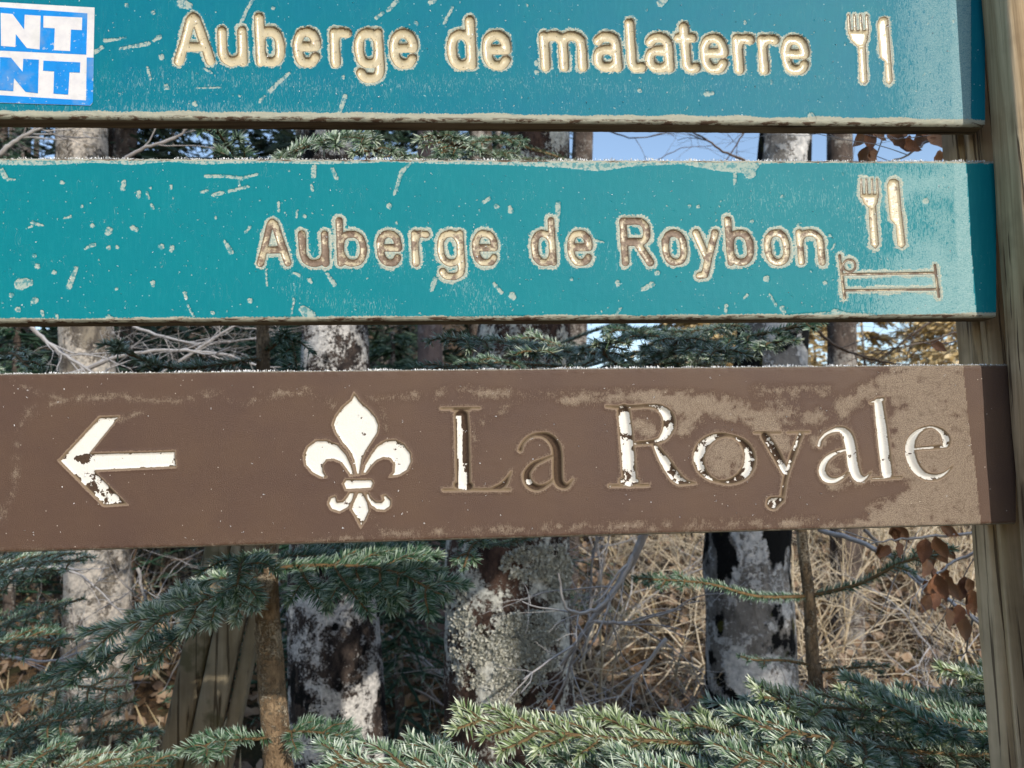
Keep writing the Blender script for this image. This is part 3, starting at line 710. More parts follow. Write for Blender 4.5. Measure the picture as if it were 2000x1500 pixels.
B1 = board('sign_board', 'topmost teal board reading "Auberge de malaterre", with a blue and white sticker',
      ((0, -105), (1920, -78)), ((0, 230), (1920, 246)), 1926, draw1, TEAL1)
B2 = board('sign_board', 'middle teal board reading "Auberge de Roybon" with fork, knife and bed symbols',
      ((0, 307), (1925, 313)), ((0, 630), (1940, 620)), 1946, draw2, TEAL2)
B3 = board('sign_board', 'brown board reading "La Royale" with a white arrow and a lily emblem',
      ((0, 729), (1950, 711)), ((0, 1080), (1980, 1024)), 1984, draw3, BROWN)

# ---------------------------------------------------------------- the sticker on board one
def sheet(buf, poly, off, th=.0002):
    from mathutils.geometry import tessellate_polygon
    p = np.array(poly, float)
    top = onboard(p[:, 0], p[:, 1], off); bot = onboard(p[:, 0], p[:, 1], off-th)
    tr = tessellate_polygon([[Vector((a, b, 0)) for a, b in poly]])
    n = len(p); buf.add(np.vstack([top, bot]), np.array(tr, int))
    k = np.arange(n); k2 = (k+1) % n
    buf.p[4].append(np.stack([k, k2, k2+n, k+n], -1) + buf.n - 2*n)
def mat_print(name, c1, c2):
    n = NT(name); P = n.obj()
    g = n.noise(P, 90, 4, .6)
    col = n.mix(n.step(g, .55, .3), c1, c2)
    wear = n.step(n.add(n.noise(P, 260, 3), n.mul(n.noise(P, 30, 2), .25)), .80, .04)
    col = n.mix(n.mul(wear, .5), col, (.55, .58, .60))
    col = n.mix(n.mul(n.step(n.noise(P, 22, 4, .65), .58, .12), .25), col, (.35, .36, .33))
    return n.out(col, .38, n.bump(g, .3, .0006), .5)
WH = mat_print('white_sticker_vinyl', (.70, .68, .68), (.62, .60, .62)); BL = mat_print('blue_sticker_vinyl', (.0, .235, .68), (.0, .20, .60))
Z = lambda L: [(x/2.857, y/2.857) for x, y in L]
o0 = .0007
st = Buf(); sheet(st, Z([(-420, -12), (528, 42), (522, 320), (518, 570), (505, 590), (-420, 560)]), o0)
sticker = st.build('sticker', WH, B1, smooth=False)
def sticker_part(name, polys, mat, k):
    b = Buf()
    for p in polys: sheet(b, Z(p), o0+.00015*k)
    o = b.build(name, mat, B1, smooth=False)
    o.parent = sticker; o.matrix_parent_inverse = (Matrix.Translation(Vector(B1.location)) @ Matrix.Translation(-Vector(B1.location))).inverted()
    o.matrix_parent_inverse = sticker.matrix_world.inverted() if False else Matrix.Identity(4)
    return o
sticker.matrix_parent_inverse = Matrix.Translation(-Vector(B1.location))
sticker_part('blue_panel', [[(-420, 10), (488, 74), (482, 305), (-420, 262)], [(-420, 505), (-420, 558), (503, 589), (519, 568), (523, 322), (484, 320), (480, 560)]], BL, 1)
sticker_part('printed_letter', [[(4, 72), (70, 78), (135, 165), (138, 82), (227, 88), (221, 276), (150, 268), (88, 190), (86, 262), (6, 256)],
    ], WH, 2)
sticker_part('printed_letter', [[(243, 88), (459, 98), (457, 168), (396, 165), (391, 285), (301, 280), (306, 158), (242, 154)]], WH, 2)
sticker_part('printed_letter', [[(-210, 60), (-20, 72), (-21, 120), (-130, 112), (-131, 140), (-40, 146), (-41, 190), (-132, 184), (-133, 215), (-22, 222), (-23, 262), (-212, 250)]], WH, 2)
sticker_part('printed_letter', [[(0, 318), (62, 322), (126, 400), (130, 328), (217, 333), (212, 520), (142, 512), (78, 436), (74, 508), (-3, 503)]], BL, 2)
sticker_part('printed_letter', [[(242, 338), (448, 348), (446, 405), (388, 403), (381, 528), (298, 522), (302, 398), (240, 394)]], BL, 2)
sticker_part('printed_letter', [[(-212, 306), (-22, 316), (-23, 360), (-132, 354), (-133, 386), (-42, 391), (-43, 434), (-134, 429), (-135, 458), (-24, 464), (-25, 502), (-214, 492)]], BL, 2)

# ---------------------------------------------------------------- posts
WOOD = mat_wood('weathered_post_wood', (.30, .21, .12), (.56, .43, .28), (.07, .042, .025), 2, 1.0)
WOODG = mat_wood('sun_toned_post_wood', (.50, .36, .21), (.68, .51, .33), (.12, .08, .05), 2, .9)  # rear timber wood lightened and warmed, sunlight put into the colour
def edge_line(pa, pb, off):
    a = onboard(np.array([pa[0]]), np.array([pa[1]]), off)[0]; b = onboard(np.array([pb[0]]), np.array([pb[1]]), off)[0]
    def f(z): return a + (b-a)*(z-a[2])/(b[2]-a[2])
    return f
BT = np.array([math.cos(YAW), math.sin(YAW), 0])
def plank(name, ef, w0, w1, o0_, o1_, zlo, zhi, mat, parent, rd=.006, seed=1, amp=.0016):
    """vertical timber: left edge follows ef(z), width w1 along the board, from offset o0_ to o1_ along the board normal; rounded, uneven"""
    zs = np.linspace(zlo, zhi, 260); b = []
    # rounded-rectangle section
    sec = []
    for cx, cy, a0 in ((w1-rd, o1_-rd, 0), (w0+rd, o1_-rd, 90), (w0+rd, o0_+rd, 180), (w1-rd, o0_+rd, 270)):
        for a in np.linspace(a0, a0+90, 5): sec.append((cx+rd*math.cos(R(a)), cy+rd*math.sin(R(a))))
    # subdivide flat faces for unevenness
    S2 = []
    for (x0, y0), (x1, y1) in zip(sec, sec[1:]+sec[:1]):
        L = math.hypot(x1-x0, y1-y0); k = max(1, int(L/.006))
        for t in range(k): S2.append((x0+(x1-x0)*t/k, y0+(y1-y0)*t/k))
    S2 = np.array(S2); m = len(S2)
    cen = S2.mean(0)
    E = np.array([ef(z) for z in zs])
    per = np.arange(m)[None]*.8; zz = zs[:, None]*30
    n_ = (fbm(per*1.0+zz*0, zz*.25, seed, 4) + .6*np.minimum(fbm(per*3, zz*.05, seed+5, 3), .08))*amp*2.2
    d = norm(S2-cen)
    sx = S2[None, :, 0]+d[None, :, 0]*n_; sy = S2[None, :, 1]+d[None, :, 1]*n_
    V = E[:, None] + BT*sx[..., None] + BN*sy[..., None]
    i = np.arange(len(zs)-1)[:, None]*m; j = np.arange(m)[None]; k = (j+1) % m
    f = np.stack([i+j, i+k, i+m+k, i+m+j], -1).reshape(-1, 4)
    bf = Buf(); bf.add(V.reshape(-1, 3), f)
    for row, zc in ((0, zs[0]), (len(zs)-1, zs[-1])):
        c = V[row].mean(0); vv = np.vstack([V[row], c]); jj = np.arange(m)
        bf.add(vv, np.stack([jj, (jj+1) % m, np.full(m, m)], -1))
    return bf.build(name, mat, parent)
efF = edge_line((1908, 0), (1982, 1040), 0.0)
loc = efF(0.0)
post = thing('wooden_post', 'weathered timber post at the right ends of the boards, sunlit on its front face', 'post', loc)
plank('front_timber', efF, 0, .11, .0015, .050, 0, 2.35, WOOD, post, .009, 3)
efR = edge_line((1898, 275), (1990, 1400), -.021)
plank('rear_timber', lambda z: efR(z)-BN*.021, 0.0, .10, -.034, -.004, 0, 2.30, WOODG, post, .003, 8)
plank('rear_batten', lambda z: efR(z)-BN*.021, .006, .10, -.0015, .0065, 0, 2.30, WOODG, post, .002, 12)
efL = edge_line((LEFT-10, 0), (LEFT-10, 1000), 0.0)

# ---------------------------------------------------------------- ground
def gz(x, y):
    x = np.asarray(x, float); y = np.asarray(y, float)
    return (.20*np.maximum(y-2.6, 0)*np.clip(1.15-.10*x, .55, 1.3)*np.clip(1.6-y/60, .4, 1)
            - .12*np.clip(-y, 0, 3) + .10*fbm(x*.9, y*.9, 50, 4) + .5*fbm(x*.12, y*.12, 51, 3)*np.clip(y/6, 0, 1))
gx = np.concatenate([-np.geomspace(200, 8, 30), np.arange(-7.8, 7.9, .12), np.geomspace(8, 200, 30)])
gy = np.concatenate([-np.geomspace(200, 4, 24), np.arange(-3.8, 12, .12), np.geomspace(12.2, 400, 40)])
GX, GY = np.meshgrid(gx, gy); GZ = gz(GX, GY)
GZ = np.where(GY > 60, gz(GX, 60) - (GY-60)*.02, GZ)
ii = np.arange(GX.size).reshape(GX.shape)
q = np.stack([ii[:-1, :-1], ii[:-1, 1:], ii[1:, 1:], ii[1:, :-1]], -1).reshape(-1, 4)
def mat_ground():
    n = NT('leaf_litter'); P = n.obj()
    a = n.noise(P, 3.2, 4, .6); b = n.noise(P, 26, 5, .7); c = n.voro(P, 22, out=1)
    col = n.mix(n.step(a, .5, .25), (.055, .036, .022), (.115, .078, .043))
    col = n.mix(n.mul(n.step(b, .55, .1), .7), col, (.20, .115, .055))
    col = n.mix(n.mul(n.step(n.noise(P, 5, 3), .6, .08), .6), col, (.035, .045, .018))
    return n.out(col, .9, n.bump(n.add(b, c), 1, .03), .15)
link('ground', mesh_arrays('ground', np.stack([GX, GY, GZ], -1).reshape(-1, 3), [q]), mat_ground(), None, 'structure')

LAND = [(190, 'pale flaking trunk'), (420, 'leaning split rails'), (530, 'orange brown fir stem'), (655, 'speckled trunk'), (846, 'mauve trunk'),
        (992, 'lichen crusted trunk'), (1180, 'forked dead branch'), (1465, 'mossy beech'), (1590, 'thin fir leader'), (1840, 'dry leaf twig'), (1990, 'timber post')]
MI = np.linalg.inv(M3); USED = {}
def where(x, y, z=1.2):
    d = MI @ (np.array([x, y, z])-CAM); px = 1000+F*d[0]/-d[2] if d[2] < 0 else -999
    if px < -20: return 'beyond the left edge of the picture'
    if px > 2020: return 'beyond the right edge of the picture'
    i = min(range(len(LAND)), key=lambda i: abs(LAND[i][0]-px)); o = px-LAND[i][0]
    return ('just left of' if o < -25 else 'just right of' if o > 25 else 'directly behind') + ' the ' + LAND[i][1]
ORD = ['', 'second ', 'third ', 'fourth ', 'fifth ', 'sixth ', 'seventh ', 'eighth ']
def placed(fmt, pts):
    """one label per (x, y), told apart by landmark and by nearness"""
    w_ = [where(*p) for p in pts]; out = []
    for i, p in enumerate(pts):
        same = sorted([q[1] for j, q in enumerate(pts) if w_[j] == w_[i]])
        if len(same) == 1 or 'beyond' in w_[i]: out.append(fmt % ('', w_[i]))
        else: out.append(fmt % (ORD[same.index(p[1])]+'nearest ', w_[i]))
    return out

# ---------------------------------------------------------------- tree trunks
def trunk_mesh(path, rad, sides=72, rows=220, amp=.05, seed=0):
    P = smooth_path(path, 30)
    s_ = np.concatenate([[0], np.cumsum(np.linalg.norm(np.diff(P, axis=0), axis=1))])
    t = np.linspace(0, s_[-1], rows)
    P = np.stack([np.interp(t, s_, P[:, k]) for k in range(3)], -1)
    rr = np.interp(t/s_[-1], np.linspace(0, 1, len(rad)), rad)
    a = np.linspace(0, 2*np.pi, sides, endpoint=False)
    tg = norm(np.gradient(P, axis=0)); u = norm(np.cross(tg, [0, 1, 0])); v = np.cross(tg, u)
    A, T = np.meshgrid(a, t)
    per = np.cos(A)*3+seed; per2 = np.sin(A)*3
    n_ = fbm(per*2+T*1.0, per2*2+T*5, seed, 4)*amp*1.5 + fbm(per*6+T*7, per2*6+T*19, seed+9, 4)*amp
    rad_ = rr[:, None]*(1+n_)
    V = P[:, None] + rad_[..., None]*(np.cos(A)[..., None]*u[:, None] + np.sin(A)[..., None]*v[:, None])
    i = np.arange(rows-1)[:, None]*sides; j = np.arange(sides)[None]; k = (j+1) % sides
    return V.reshape(-1, 3), np.stack([i+j, i+k, i+sides+k, i+sides+j], -1).reshape(-1, 4)
def px_trunk(name, label, pts, widths, Y, mat, amp=.05, seed=0, group=None, cat='tree', sides=72, rows=220, top=None):
    """pts: centre line in photo pixels from low to high, widths in pixels"""
    W = [atp(x, y, Y) for x, y in pts]
    r = [w_*Y/F/2 for w_ in widths]
    # carry the foot down to the ground
    p0 = W[0]; d = (W[0]-W[1]); d = d/abs(d[2])
    g = gz(p0[0]+d[0], p0[1]); foot = p0 + d*(p0[2]-g+.05) if p0[2] > g else p0
    W = [foot] + W; r = [r[0]*1.12] + r
    d = (W[-1]-W[-2]); d = d/abs(d[2]); ext = top if top else 4.0
    W.append(W[-1]+d*ext); r.append(r[-1]*.7)
    # radii over arc length
    P = np.array(W); s_ = np.concatenate([[0], np.cumsum(np.linalg.norm(np.diff(P, axis=0), axis=1))]); s_ /= s_[-1]
    rr = np.interp(np.linspace(0, 1, 60), s_, r)
    root = thing(name, label, cat, W[0], group)
    V, Q = trunk_mesh(P, rr, sides, rows, amp, seed)
    b = Buf(); b.add(V, Q); b.build('trunk', mat, root)
    return root, P, rr

BARK_A = mat_bark('lichen_bark', (.10, .06, .045), (.022, .014, .012), (.48, .47, .42), (.64, .63, .57), .45, 1.1)
BARK_B = mat_bark('beech_bark', (.27, .25, .23), (.12, .11, .10), (.55, .55, .55), (.66, .64, .62), .49, .7, moss=(.05, .05, .012), mossamt=.52)
BARK_C = mat_bark('speckled_bark', (.08, .06, .05), (.018, .015, .015), (.52, .50, .48), (.68, .65, .62), .47, 1.4, moss=(.02, .02, .02), mossamt=.60)
BARK_D = mat_bark('pale_bark', (.22, .19, .15), (.06, .05, .045), (.42, .40, .37), (.55, .48, .41), .49, .9)
BARK_F = mat_bark('far_bark', (.13, .10, .085), (.05, .04, .035), (.28, .26, .24), (.36, .33, .3), .45, .8)

tA, PA, rA = px_trunk('lichen_tree', 'thick trunk crusted with pale grey lichen behind the middle of the boards', [(1010, 1500), (995, 1380), (992, 1200), (992, 1060), (1020, 700), (1052, 280), (1070, 0)], [262, 245, 240, 238, 190, 122, 110], 2.6, BARK_A, .055, 3)
tB, PB, rB = px_trunk('beech_tree', 'smooth grey beech trunk with black moss blotches, right of the lichen crusted trunk', [(1470, 1450), (1465, 1200), (1460, 1060), (1505, 700), (1533, 280), (1545, 0)], [175, 165, 160, 140, 102, 96], 3.4, BARK_B, .03, 5)
tC, PC, rC = px_trunk('speckled_tree', 'dark trunk speckled with white lichen just right of the thin orange sapling stem', [(665, 1500), (655, 1300), (650, 1150), (655, 680), (640, 280)], [185, 175, 168, 130, 100], 3.0, BARK_C, .05, 8)
tD, PD, rD = px_trunk('pale_tree', 'pale flaking trunk at the far left behind the frosted fir branches', [(195, 1500), (190, 1300), (190, 1090), (170, 700), (160, 280)], [128, 122, 118, 100, 95], 4.2, BARK_D, .06, 12)
px_trunk('thin_beech', 'thin dark trunk against the sky right of the moss blotched beech', [(1655, 1200), (1645, 700), (1640, 280), (1636, 0)], [60, 55, 50, 44], 5.0, BARK_F, .05, 15, 'slim trunks behind the boards', rows=120, sides=32)
px_trunk('thin_beech', 'slim grey trunk against the sky left edge of the blue gap', [(1095, 1200), (1120, 700), (1138, 280), (1145, 0)], [60, 50, 42, 36], 5.5, BARK_F, .05, 17, 'slim trunks behind the boards', rows=120, sides=32)
px_trunk('thin_beech', 'hazy mauve brown trunk between the speckled and the lichen crusted trunks', [(848, 1480), (846, 1200), (840, 700), (836, 280)], [66, 62, 50, 44], 5.0, mat_bark('mauve_bark', (.20, .15, .14), (.13, .10, .095), (.24, .2, .21), (.3, .25, .24), .4, .7), .04, 19, 'slim trunks behind the boards', rows=120, sides=32)
px_trunk('thin_beech', 'dark reddish trunk in shade left of the grey twigs', [(160, 760), (158, 700), (190, 280)], [75, 70, 60], 6.0, BARK_F, .05, 23, 'slim trunks behind the boards', rows=120, sides=32)
r_ = random.Random(5); FT = []
for k in range(24):
    Yd = r_.uniform(8, 24); px = r_.uniform(-150, 1100)
    if px < 1090: FT.append((px, Yd))
FL = placed('%sdistant forest trunk %s', [tuple(atp(px, 1000, Yd)[:2]) for px, Yd in FT])
for k, (px, Yd) in enumerate(FT):
    wd = r_.uniform(.14, .4)*F/Yd; ln_ = r_.uniform(-25, 25)
    side = 'left' if px < 900 else 'right'
    px_trunk('forest_tree', FL[k], [(px, 1050), (px+ln_*.5, 700), (px+ln_, 250)], [wd, wd*.85, wd*.7], Yd, BARK_F, .04, 30+k, 'distant trunks on the %s' % side, rows=40, sides=14, top=5)

# lumps of leafy lichen on the thick trunk
def lichen(root, spots, Y, trunk_pts, mat, n):
    b = Buf()
    for (cx, cy, rx, ry, dens) in spots:
        k = int(n*dens)
        a = RNG.uniform(0, 2*np.pi, k); q_ = np.sqrt(RNG.random(k))
        x = cx+rx*q_*np.cos(a); y = cy+ry*q_*np.sin(a)
        keep = fbm(x/14, y/14, 77, 3) > -.06-.1*(1-q_)
        x, y = x[keep], y[keep]; k = len(x)
        P = np.zeros((k, 3))
        base = at(x, y, Y)
        # push onto the trunk surface
        tz = base[:, 2]; o = np.argsort(trunk_pts[:, 2])
        tcx = np.interp(tz, trunk_pts[o, 2], trunk_pts[o, 0]); tcy = np.interp(tz, trunk_pts[o, 2], trunk_pts[o, 1]); rr = lichen.r
        dx = base[:, 0]-tcx
        ok = np.abs(dx) < rr*.97
        base, dx, tcy, tcx, k = base[ok], dx[ok], tcy[ok], tcx[ok], ok.sum()
        dy = -np.sqrt(rr*rr-dx*dx); base[:, 1] = tcy+dy*1.0
        nn = norm(np.stack([dx, dy, np.zeros(k)], -1))
        base = base + nn*RNG.uniform(-.002, .008, k)[:, None]
        d = norm(nn*.45 + RNG.normal(0, .9, (k, 3)))
        blades(b, base, d, RNG.uniform(.004, .011, k), RNG.uniform(.004, .009, k), bend=.5)
    b.build('lichen', mat, root, 'stuff')
LICH = mat_needle('lichen_lobes', (.36, .36, .30), (.54, .53, .47), (.64, .63, .57), (.44, .43, .37), .5)
lichen.r = 120*2.6/F
lichen(tA, [(1030, 1235, 68, 62, 1.6), (1085, 1110, 26, 55, .5), (1040, 1090, 60, 34, .5), (925, 1250, 38, 70, .45), (1010, 1310, 52, 46, .5), (1035, 1380, 40, 50, .3), (900, 1170, 22, 60, .2)], 2.6, PA, LICH, 5200)
# orange wound
b = Buf(); n_ = 60; a = np.linspace(0, 2*np.pi, 20, endpoint=False); c = atp(1066, 1363, 2.6); dxx = c[0]-np.interp(c[2], PA[:, 2], PA[:, 0]); c[1] = PA[2][1]-math.sqrt(max(lichen.r**2-dxx**2, 1e-6))-.004
rings = []
for rr_, dd in ((1.0, .004), (.8, -.004), (.45, .0), (.0, .003)):
    rings.append(np.stack([c[0]+rr_*.021*np.cos(a)*(1+.15*np.sin(3*a)), c[1]+dd+0*a+.15*rr_*.021*np.cos(a), c[2]+rr_*.040*np.sin(a)*(1+.1*np.cos(5*a))], -1))
V = np.vstack(rings); i = np.arange(3)[:, None]*20; j = np.arange(20)[None]; k = (j+1) % 20
b.add(V, np.stack([i+j, i+k, i+20+k, i+20+j], -1).reshape(-1, 4)); b.build('bark_wound', mat_plain('resin_orange', (.34, .09, .02), (.50, .27, .12), 120, .35, .8), tA)

# ---------------------------------------------------------------- fir branches with needles
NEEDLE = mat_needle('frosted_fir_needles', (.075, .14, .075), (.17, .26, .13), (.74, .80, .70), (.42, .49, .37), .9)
NEEDLED = mat_needle('shade_toned_fir_needles', (.03, .085, .040), (.08, .155, .07), (.52, .62, .54), (.23, .31, .21), .7)  # darker copy of the fir needles, shade put into the colour
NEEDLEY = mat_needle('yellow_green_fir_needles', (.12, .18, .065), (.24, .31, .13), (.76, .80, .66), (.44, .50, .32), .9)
TWIG = mat_plain('fir_twig_bark', (.11, .07, .035), (.20, .13, .06), 90, .85, .5)
def fir_shoot(bn, bt, P, L_needle, dens, up, r0, cone=58, fill=1.0):
    """needles all along the polyline P (world)"""
    P = np.asarray(P, float)
    seg = np.linalg.norm(np.diff(P, axis=0), axis=1); s_ = np.concatenate([[0], np.cumsum(seg)]); L = s_[-1]
    dens = dens*1.6; n = max(8, int(L*dens))
    t = np.sort(RNG.uniform(0, L, n)); c = np.stack([np.interp(t, s_, P[:, k]) for k in range(3)], -1)
    tg = norm(np.stack([np.interp(t, s_, np.gradient(P[:, k], s_)) for k in range(3)], -1))
    side = norm(np.cross(tg, up)); u2 = np.cross(side, tg)
    lr = np.where(RNG.random(n) < .5, 1, -1)
    phi = np.abs(RNG.normal(0, 1, n))*R(34); phi = np.where(RNG.random(n) < .18, -R(18)*RNG.random(n), phi); phi = np.minimum(phi, R(95))
    frac = t/L
    co = R(1)*(cone + RNG.normal(0, 7, n) - 26*frac**6)
    d = norm(tg*np.cos(co)[:, None] + (side*(lr*np.cos(phi))[:, None] + u2*np.sin(phi)[:, None])*np.sin(co)[:, None])
    ln = L_needle*(1-.35*np.sin(phi).clip(0))*RNG.uniform(.8, 1.1, n)*(1-.35*frac**8)*np.clip(.6+frac*3, 0, 1)
    blades(bn, c, d, ln, L_needle*RNG.uniform(.065, .10, n), up=np.broadcast_to(up, (n, 3))+RNG.normal(0, .25, (n, 3)), bend=-.06)
    # tip burst
    k = max(8, int(.012*dens)); d = norm(tg[-1]*1.0 + RNG.normal(0, .55, (k, 3)))
    blades(bn, np.repeat(P[-1:], k, 0), d, L_needle*RNG.uniform(.5, .85, k), L_needle*.115)
    tube(bt, P, np.linspace(r0, r0*.55, len(P)), 5)
def fir_branch(name, root, P, n_side, side_len, L_needle=.021, dens=900, up=(0, 0, 1), mat=None, r0=.003, start=.15, droop=.1, spread=52, rs=1):
    rr = random.Random(rs)
    up = norm(np.array(up, float)); P = smooth_path(P, 8)
    bn, bt = Buf(), Buf()
    fir_shoot(bn, bt, P, L_needle, dens, up, r0)
    s_ = np.linspace(0, 1, len(P))
    for k in range(n_side):
        f = start + (1-start)*(k+rr.random()*.6)/n_side; f = min(f, .97)
        for sg in (1, -1):
            if rr.random() < .12: continue
            p = np.array([np.interp(f, s_, P[:, q_]) for q_ in range(3)]); tg = norm(np.array([np.interp(f, s_, np.gradient(P[:, q_])) for q_ in range(3)]))
            sd = norm(np.cross(tg, up))*sg; an = R(spread+rr.uniform(-10, 10))
            L = side_len*(1-f*.72)*rr.uniform(.6, 1.15)
            d0 = tg*math.cos(an)+sd*math.sin(an)
            q0 = p+d0*L*.5+up*L*.03; q1 = p+d0*L*.88+tg*L*.14-np.array([0, 0, droop*L])
            S_ = smooth_path([p, q0, q1], 5)
            fir_shoot(bn, bt, S_, L_needle*.95, dens, up, r0*.6)
            if L > .07:
                for g, sg2 in ((.45, 1), (.6, -1)):
                    pp = S_[int(g*(len(S_)-1))]; l2 = L*.38*rr.uniform(.7, 1.1)
                    dd = norm(d0 + sg2*norm(np.cross(d0, up))*.95)
                    fir_shoot(bn, bt, np.array([pp, pp+dd*l2*.5, pp+dd*l2-np.array([0, 0, droop*l2])]), L_needle*.9, dens, up, r0*.4)
    tw = bt.build('branch', TWIG, root)
    nd = bn.build('needles', mat or NEEDLE, root, 'stuff')
    nd.parent = tw; nd.matrix_parent_inverse = Matrix.Identity(4)
    return tw
def pxp(L): return np.array([atp(x, y, Y) for x, y, Y in L])

# sapling with the orange brown stem, left of centre
STEM = mat_bark('sapling_bark', (.33, .235, .145), (.15, .10, .06), (.40, .32, .22), (.48, .40, .30), .44, 3.6)
W = pxp([(550, 1650, 1.3), (543, 1500, 1.3), (528, 1300, 1.3), (520, 1130, 1.3), (514, 690, 1.32), (512, 400, 1.34)])
foot = W[0].copy(); foot[2] = gz(foot[0], foot[1])
sap = thing('fir_sapling', 'young fir with a bare orange brown stem and frosted side branches, left of centre', 'fir tree', foot)
V, Q = trunk_mesh(np.vstack([foot, W]), [.030, .027, .0245, .023, .0215, .020, .014, .010, .007], 40, 260, .10, 4)
b = Buf(); b.add(V, Q)
# scaly bark: little flakes standing off the stem
k = 2600; idx = RNG.integers(0, len(V), k); cen = V[idx]; zc = cen[:, 2]
ctr = np.stack([np.interp(zc, W[::1][:, 2][np.argsort(W[:, 2])], W[np.argsort(W[:, 2]), c_]) for c_ in (0, 1)]+[zc], -1)
nn = norm(cen-ctr)
blades(b, cen-nn*.001, norm(nn*.35+np.array([0, 0, -1.0])+RNG.normal(0, .2, (k, 3))), RNG.uniform(.003, .009, k), RNG.uniform(.002, .005, k), up=nn)
b.build('trunk', STEM, sap)
fir_branch('b', sap, pxp([(520, 1120, 1.3), (430, 1160, 1.25), (330, 1200, 1.2), (170, 1235, 1.17)]), 5, .13, .027, 1250, (0, -.5, .85), NEEDLE, .004, rs=1)
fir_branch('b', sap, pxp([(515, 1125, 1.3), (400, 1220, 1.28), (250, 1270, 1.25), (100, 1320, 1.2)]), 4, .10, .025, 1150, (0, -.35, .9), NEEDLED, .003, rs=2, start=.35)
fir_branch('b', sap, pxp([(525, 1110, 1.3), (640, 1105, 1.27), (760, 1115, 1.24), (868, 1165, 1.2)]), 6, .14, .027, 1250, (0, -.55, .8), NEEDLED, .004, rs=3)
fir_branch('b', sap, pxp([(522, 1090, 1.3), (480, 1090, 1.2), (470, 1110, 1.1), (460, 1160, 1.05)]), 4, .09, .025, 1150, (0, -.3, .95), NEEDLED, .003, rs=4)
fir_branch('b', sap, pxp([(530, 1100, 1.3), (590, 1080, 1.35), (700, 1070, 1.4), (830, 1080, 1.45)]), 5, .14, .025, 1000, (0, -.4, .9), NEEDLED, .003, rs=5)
fir_branch('b', sap, pxp([(540, 1440, 1.3), (480, 1445, 1.25), (420, 1450, 1.2), (385, 1465, 1.17)]), 3, .07, .023, 1100, (0, -.4, .9), NEEDLED, .003, rs=6)
fir_branch('b', sap, pxp([(545, 1430, 1.3), (610, 1430, 1.28), (690, 1440, 1.26)]), 4, .08, .023, 1100, (0, -.4, .9), NEEDLED, .003, rs=7)
fir_branch('b', sap, pxp([(516, 690, 1.32), (560, 660, 1.3), (575, 690, 1.25), (580, 740, 1.2)]), 4, .06, .023, 1100, (.5, -.3, .8), NEEDLED, .003, rs=8)
fir_branch('b', sap, pxp([(514, 700, 1.32), (350, 720, 1.25), (250, 690, 1.2), (225, 675, 1.18)]), 4, .06, .023, 1100, (.0, -.4, .9), NEEDLE, .003, rs=9)
fir_branch('b', sap, pxp([(512, 420, 1.34), (520, 330, 1.25), (640, 275, 1.15), (730, 272, 1.08)]), 6, .09, .025, 1150, (.0, -.7, .7), NEEDLE, .003, rs=10, start=.1)
fir_branch('b', sap, pxp([(512, 420, 1.34), (480, 340, 1.25), (440, 280, 1.2), (420, 250, 1.15)]), 4, .09, .025, 1150, (.0, -.7, .7), NEEDLED, .003, rs=11, start=.1)

# big fir whose boughs fill the foreground at the bottom right
foot = atp(2230, 1400, 1.55); foot[2] = gz(foot[0], foot[1])
fir = thing('fir_tree', 'low fir with pale frosted needles filling the bottom right in front of the sunny bushes', 'fir tree', foot)
b = Buf(); V, Q = trunk_mesh(np.array([foot, foot+[0, 0, .5], foot+[.02, 0, 1.0], foot+[.03, 0.02, 1.5]]), [.03, .026, .02, .012], 20, 40, .08, 4); b.add(V, Q); b.build('trunk', STEM, fir)
ROWS = [ # path in photo pixels with distance, side shoots, shoot length, material, start
 ([(2210, 1330, 1.5), (1950, 1420, 1.28), (1650, 1462, 1.14), (1300, 1450, 1.04), (1080, 1432, 1.0), (905, 1402, .99)], 12, .15, NEEDLEY, .25),
 ([(2210, 1360, 1.5), (1900, 1500, 1.2), (1500, 1540, 1.05), (1050, 1512, .98), (800, 1500, .97), (648, 1484, .96)], 14, .14, NEEDLE, .3),
 ([(2210, 1280, 1.5), (2000, 1360, 1.3), (1820, 1390, 1.2), (1640, 1385, 1.12), (1490, 1362, 1.06)], 10, .15, NEEDLEY, .2),
 ([(2210, 1250, 1.5), (2060, 1320, 1.35), (1960, 1340, 1.2), (1880, 1318, 1.08)], 7, .14, NEEDLEY, .2),
 ([(2210, 1300, 1.5), (2000, 1400, 1.35), (1750, 1420, 1.2), (1560, 1410, 1.15), (1330, 1398, 1.14)], 11, .14, NEEDLE, .2),
 ([(2210, 1300, 1.5), (2000, 1390, 1.3), (1880, 1400, 1.15), (1760, 1372, 1.08), (1700, 1348, 1.05)], 8, .14, NEEDLE, .2),
 ([(2210, 1330, 1.5), (1980, 1460, 1.2), (1800, 1470, 1.08), (1600, 1440, 1.0), (1480, 1420, .97)], 10, .14, NEEDLE, .25),
 ([(2210, 1340, 1.5), (1900, 1480, 1.25), (1500, 1510, 1.15), (1250, 1490, 1.1), (1090, 1470, 1.08)], 12, .14, NEEDLE, .3),
 ([(2210, 1360, 1.5), (1900, 1560, 1.1), (1600, 1560, 1.0), (1350, 1530, .94), (1200, 1505, .93)], 11, .14, NEEDLE, .3),
 ([(2210, 1360, 1.5), (1900, 1540, 1.1), (1700, 1530, 1.0), (1550, 1500, .96), (1430, 1480, .95)], 9, .14, NEEDLE, .3),
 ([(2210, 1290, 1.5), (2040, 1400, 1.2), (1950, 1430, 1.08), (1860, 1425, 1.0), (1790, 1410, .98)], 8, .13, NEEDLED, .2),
 ([(2210, 1360, 1.5), (1900, 1560, 1.15), (1400, 1580, 1.05), (1000, 1560, .96), (860, 1530, .95)], 13, .13, NEEDLED, .35),
]
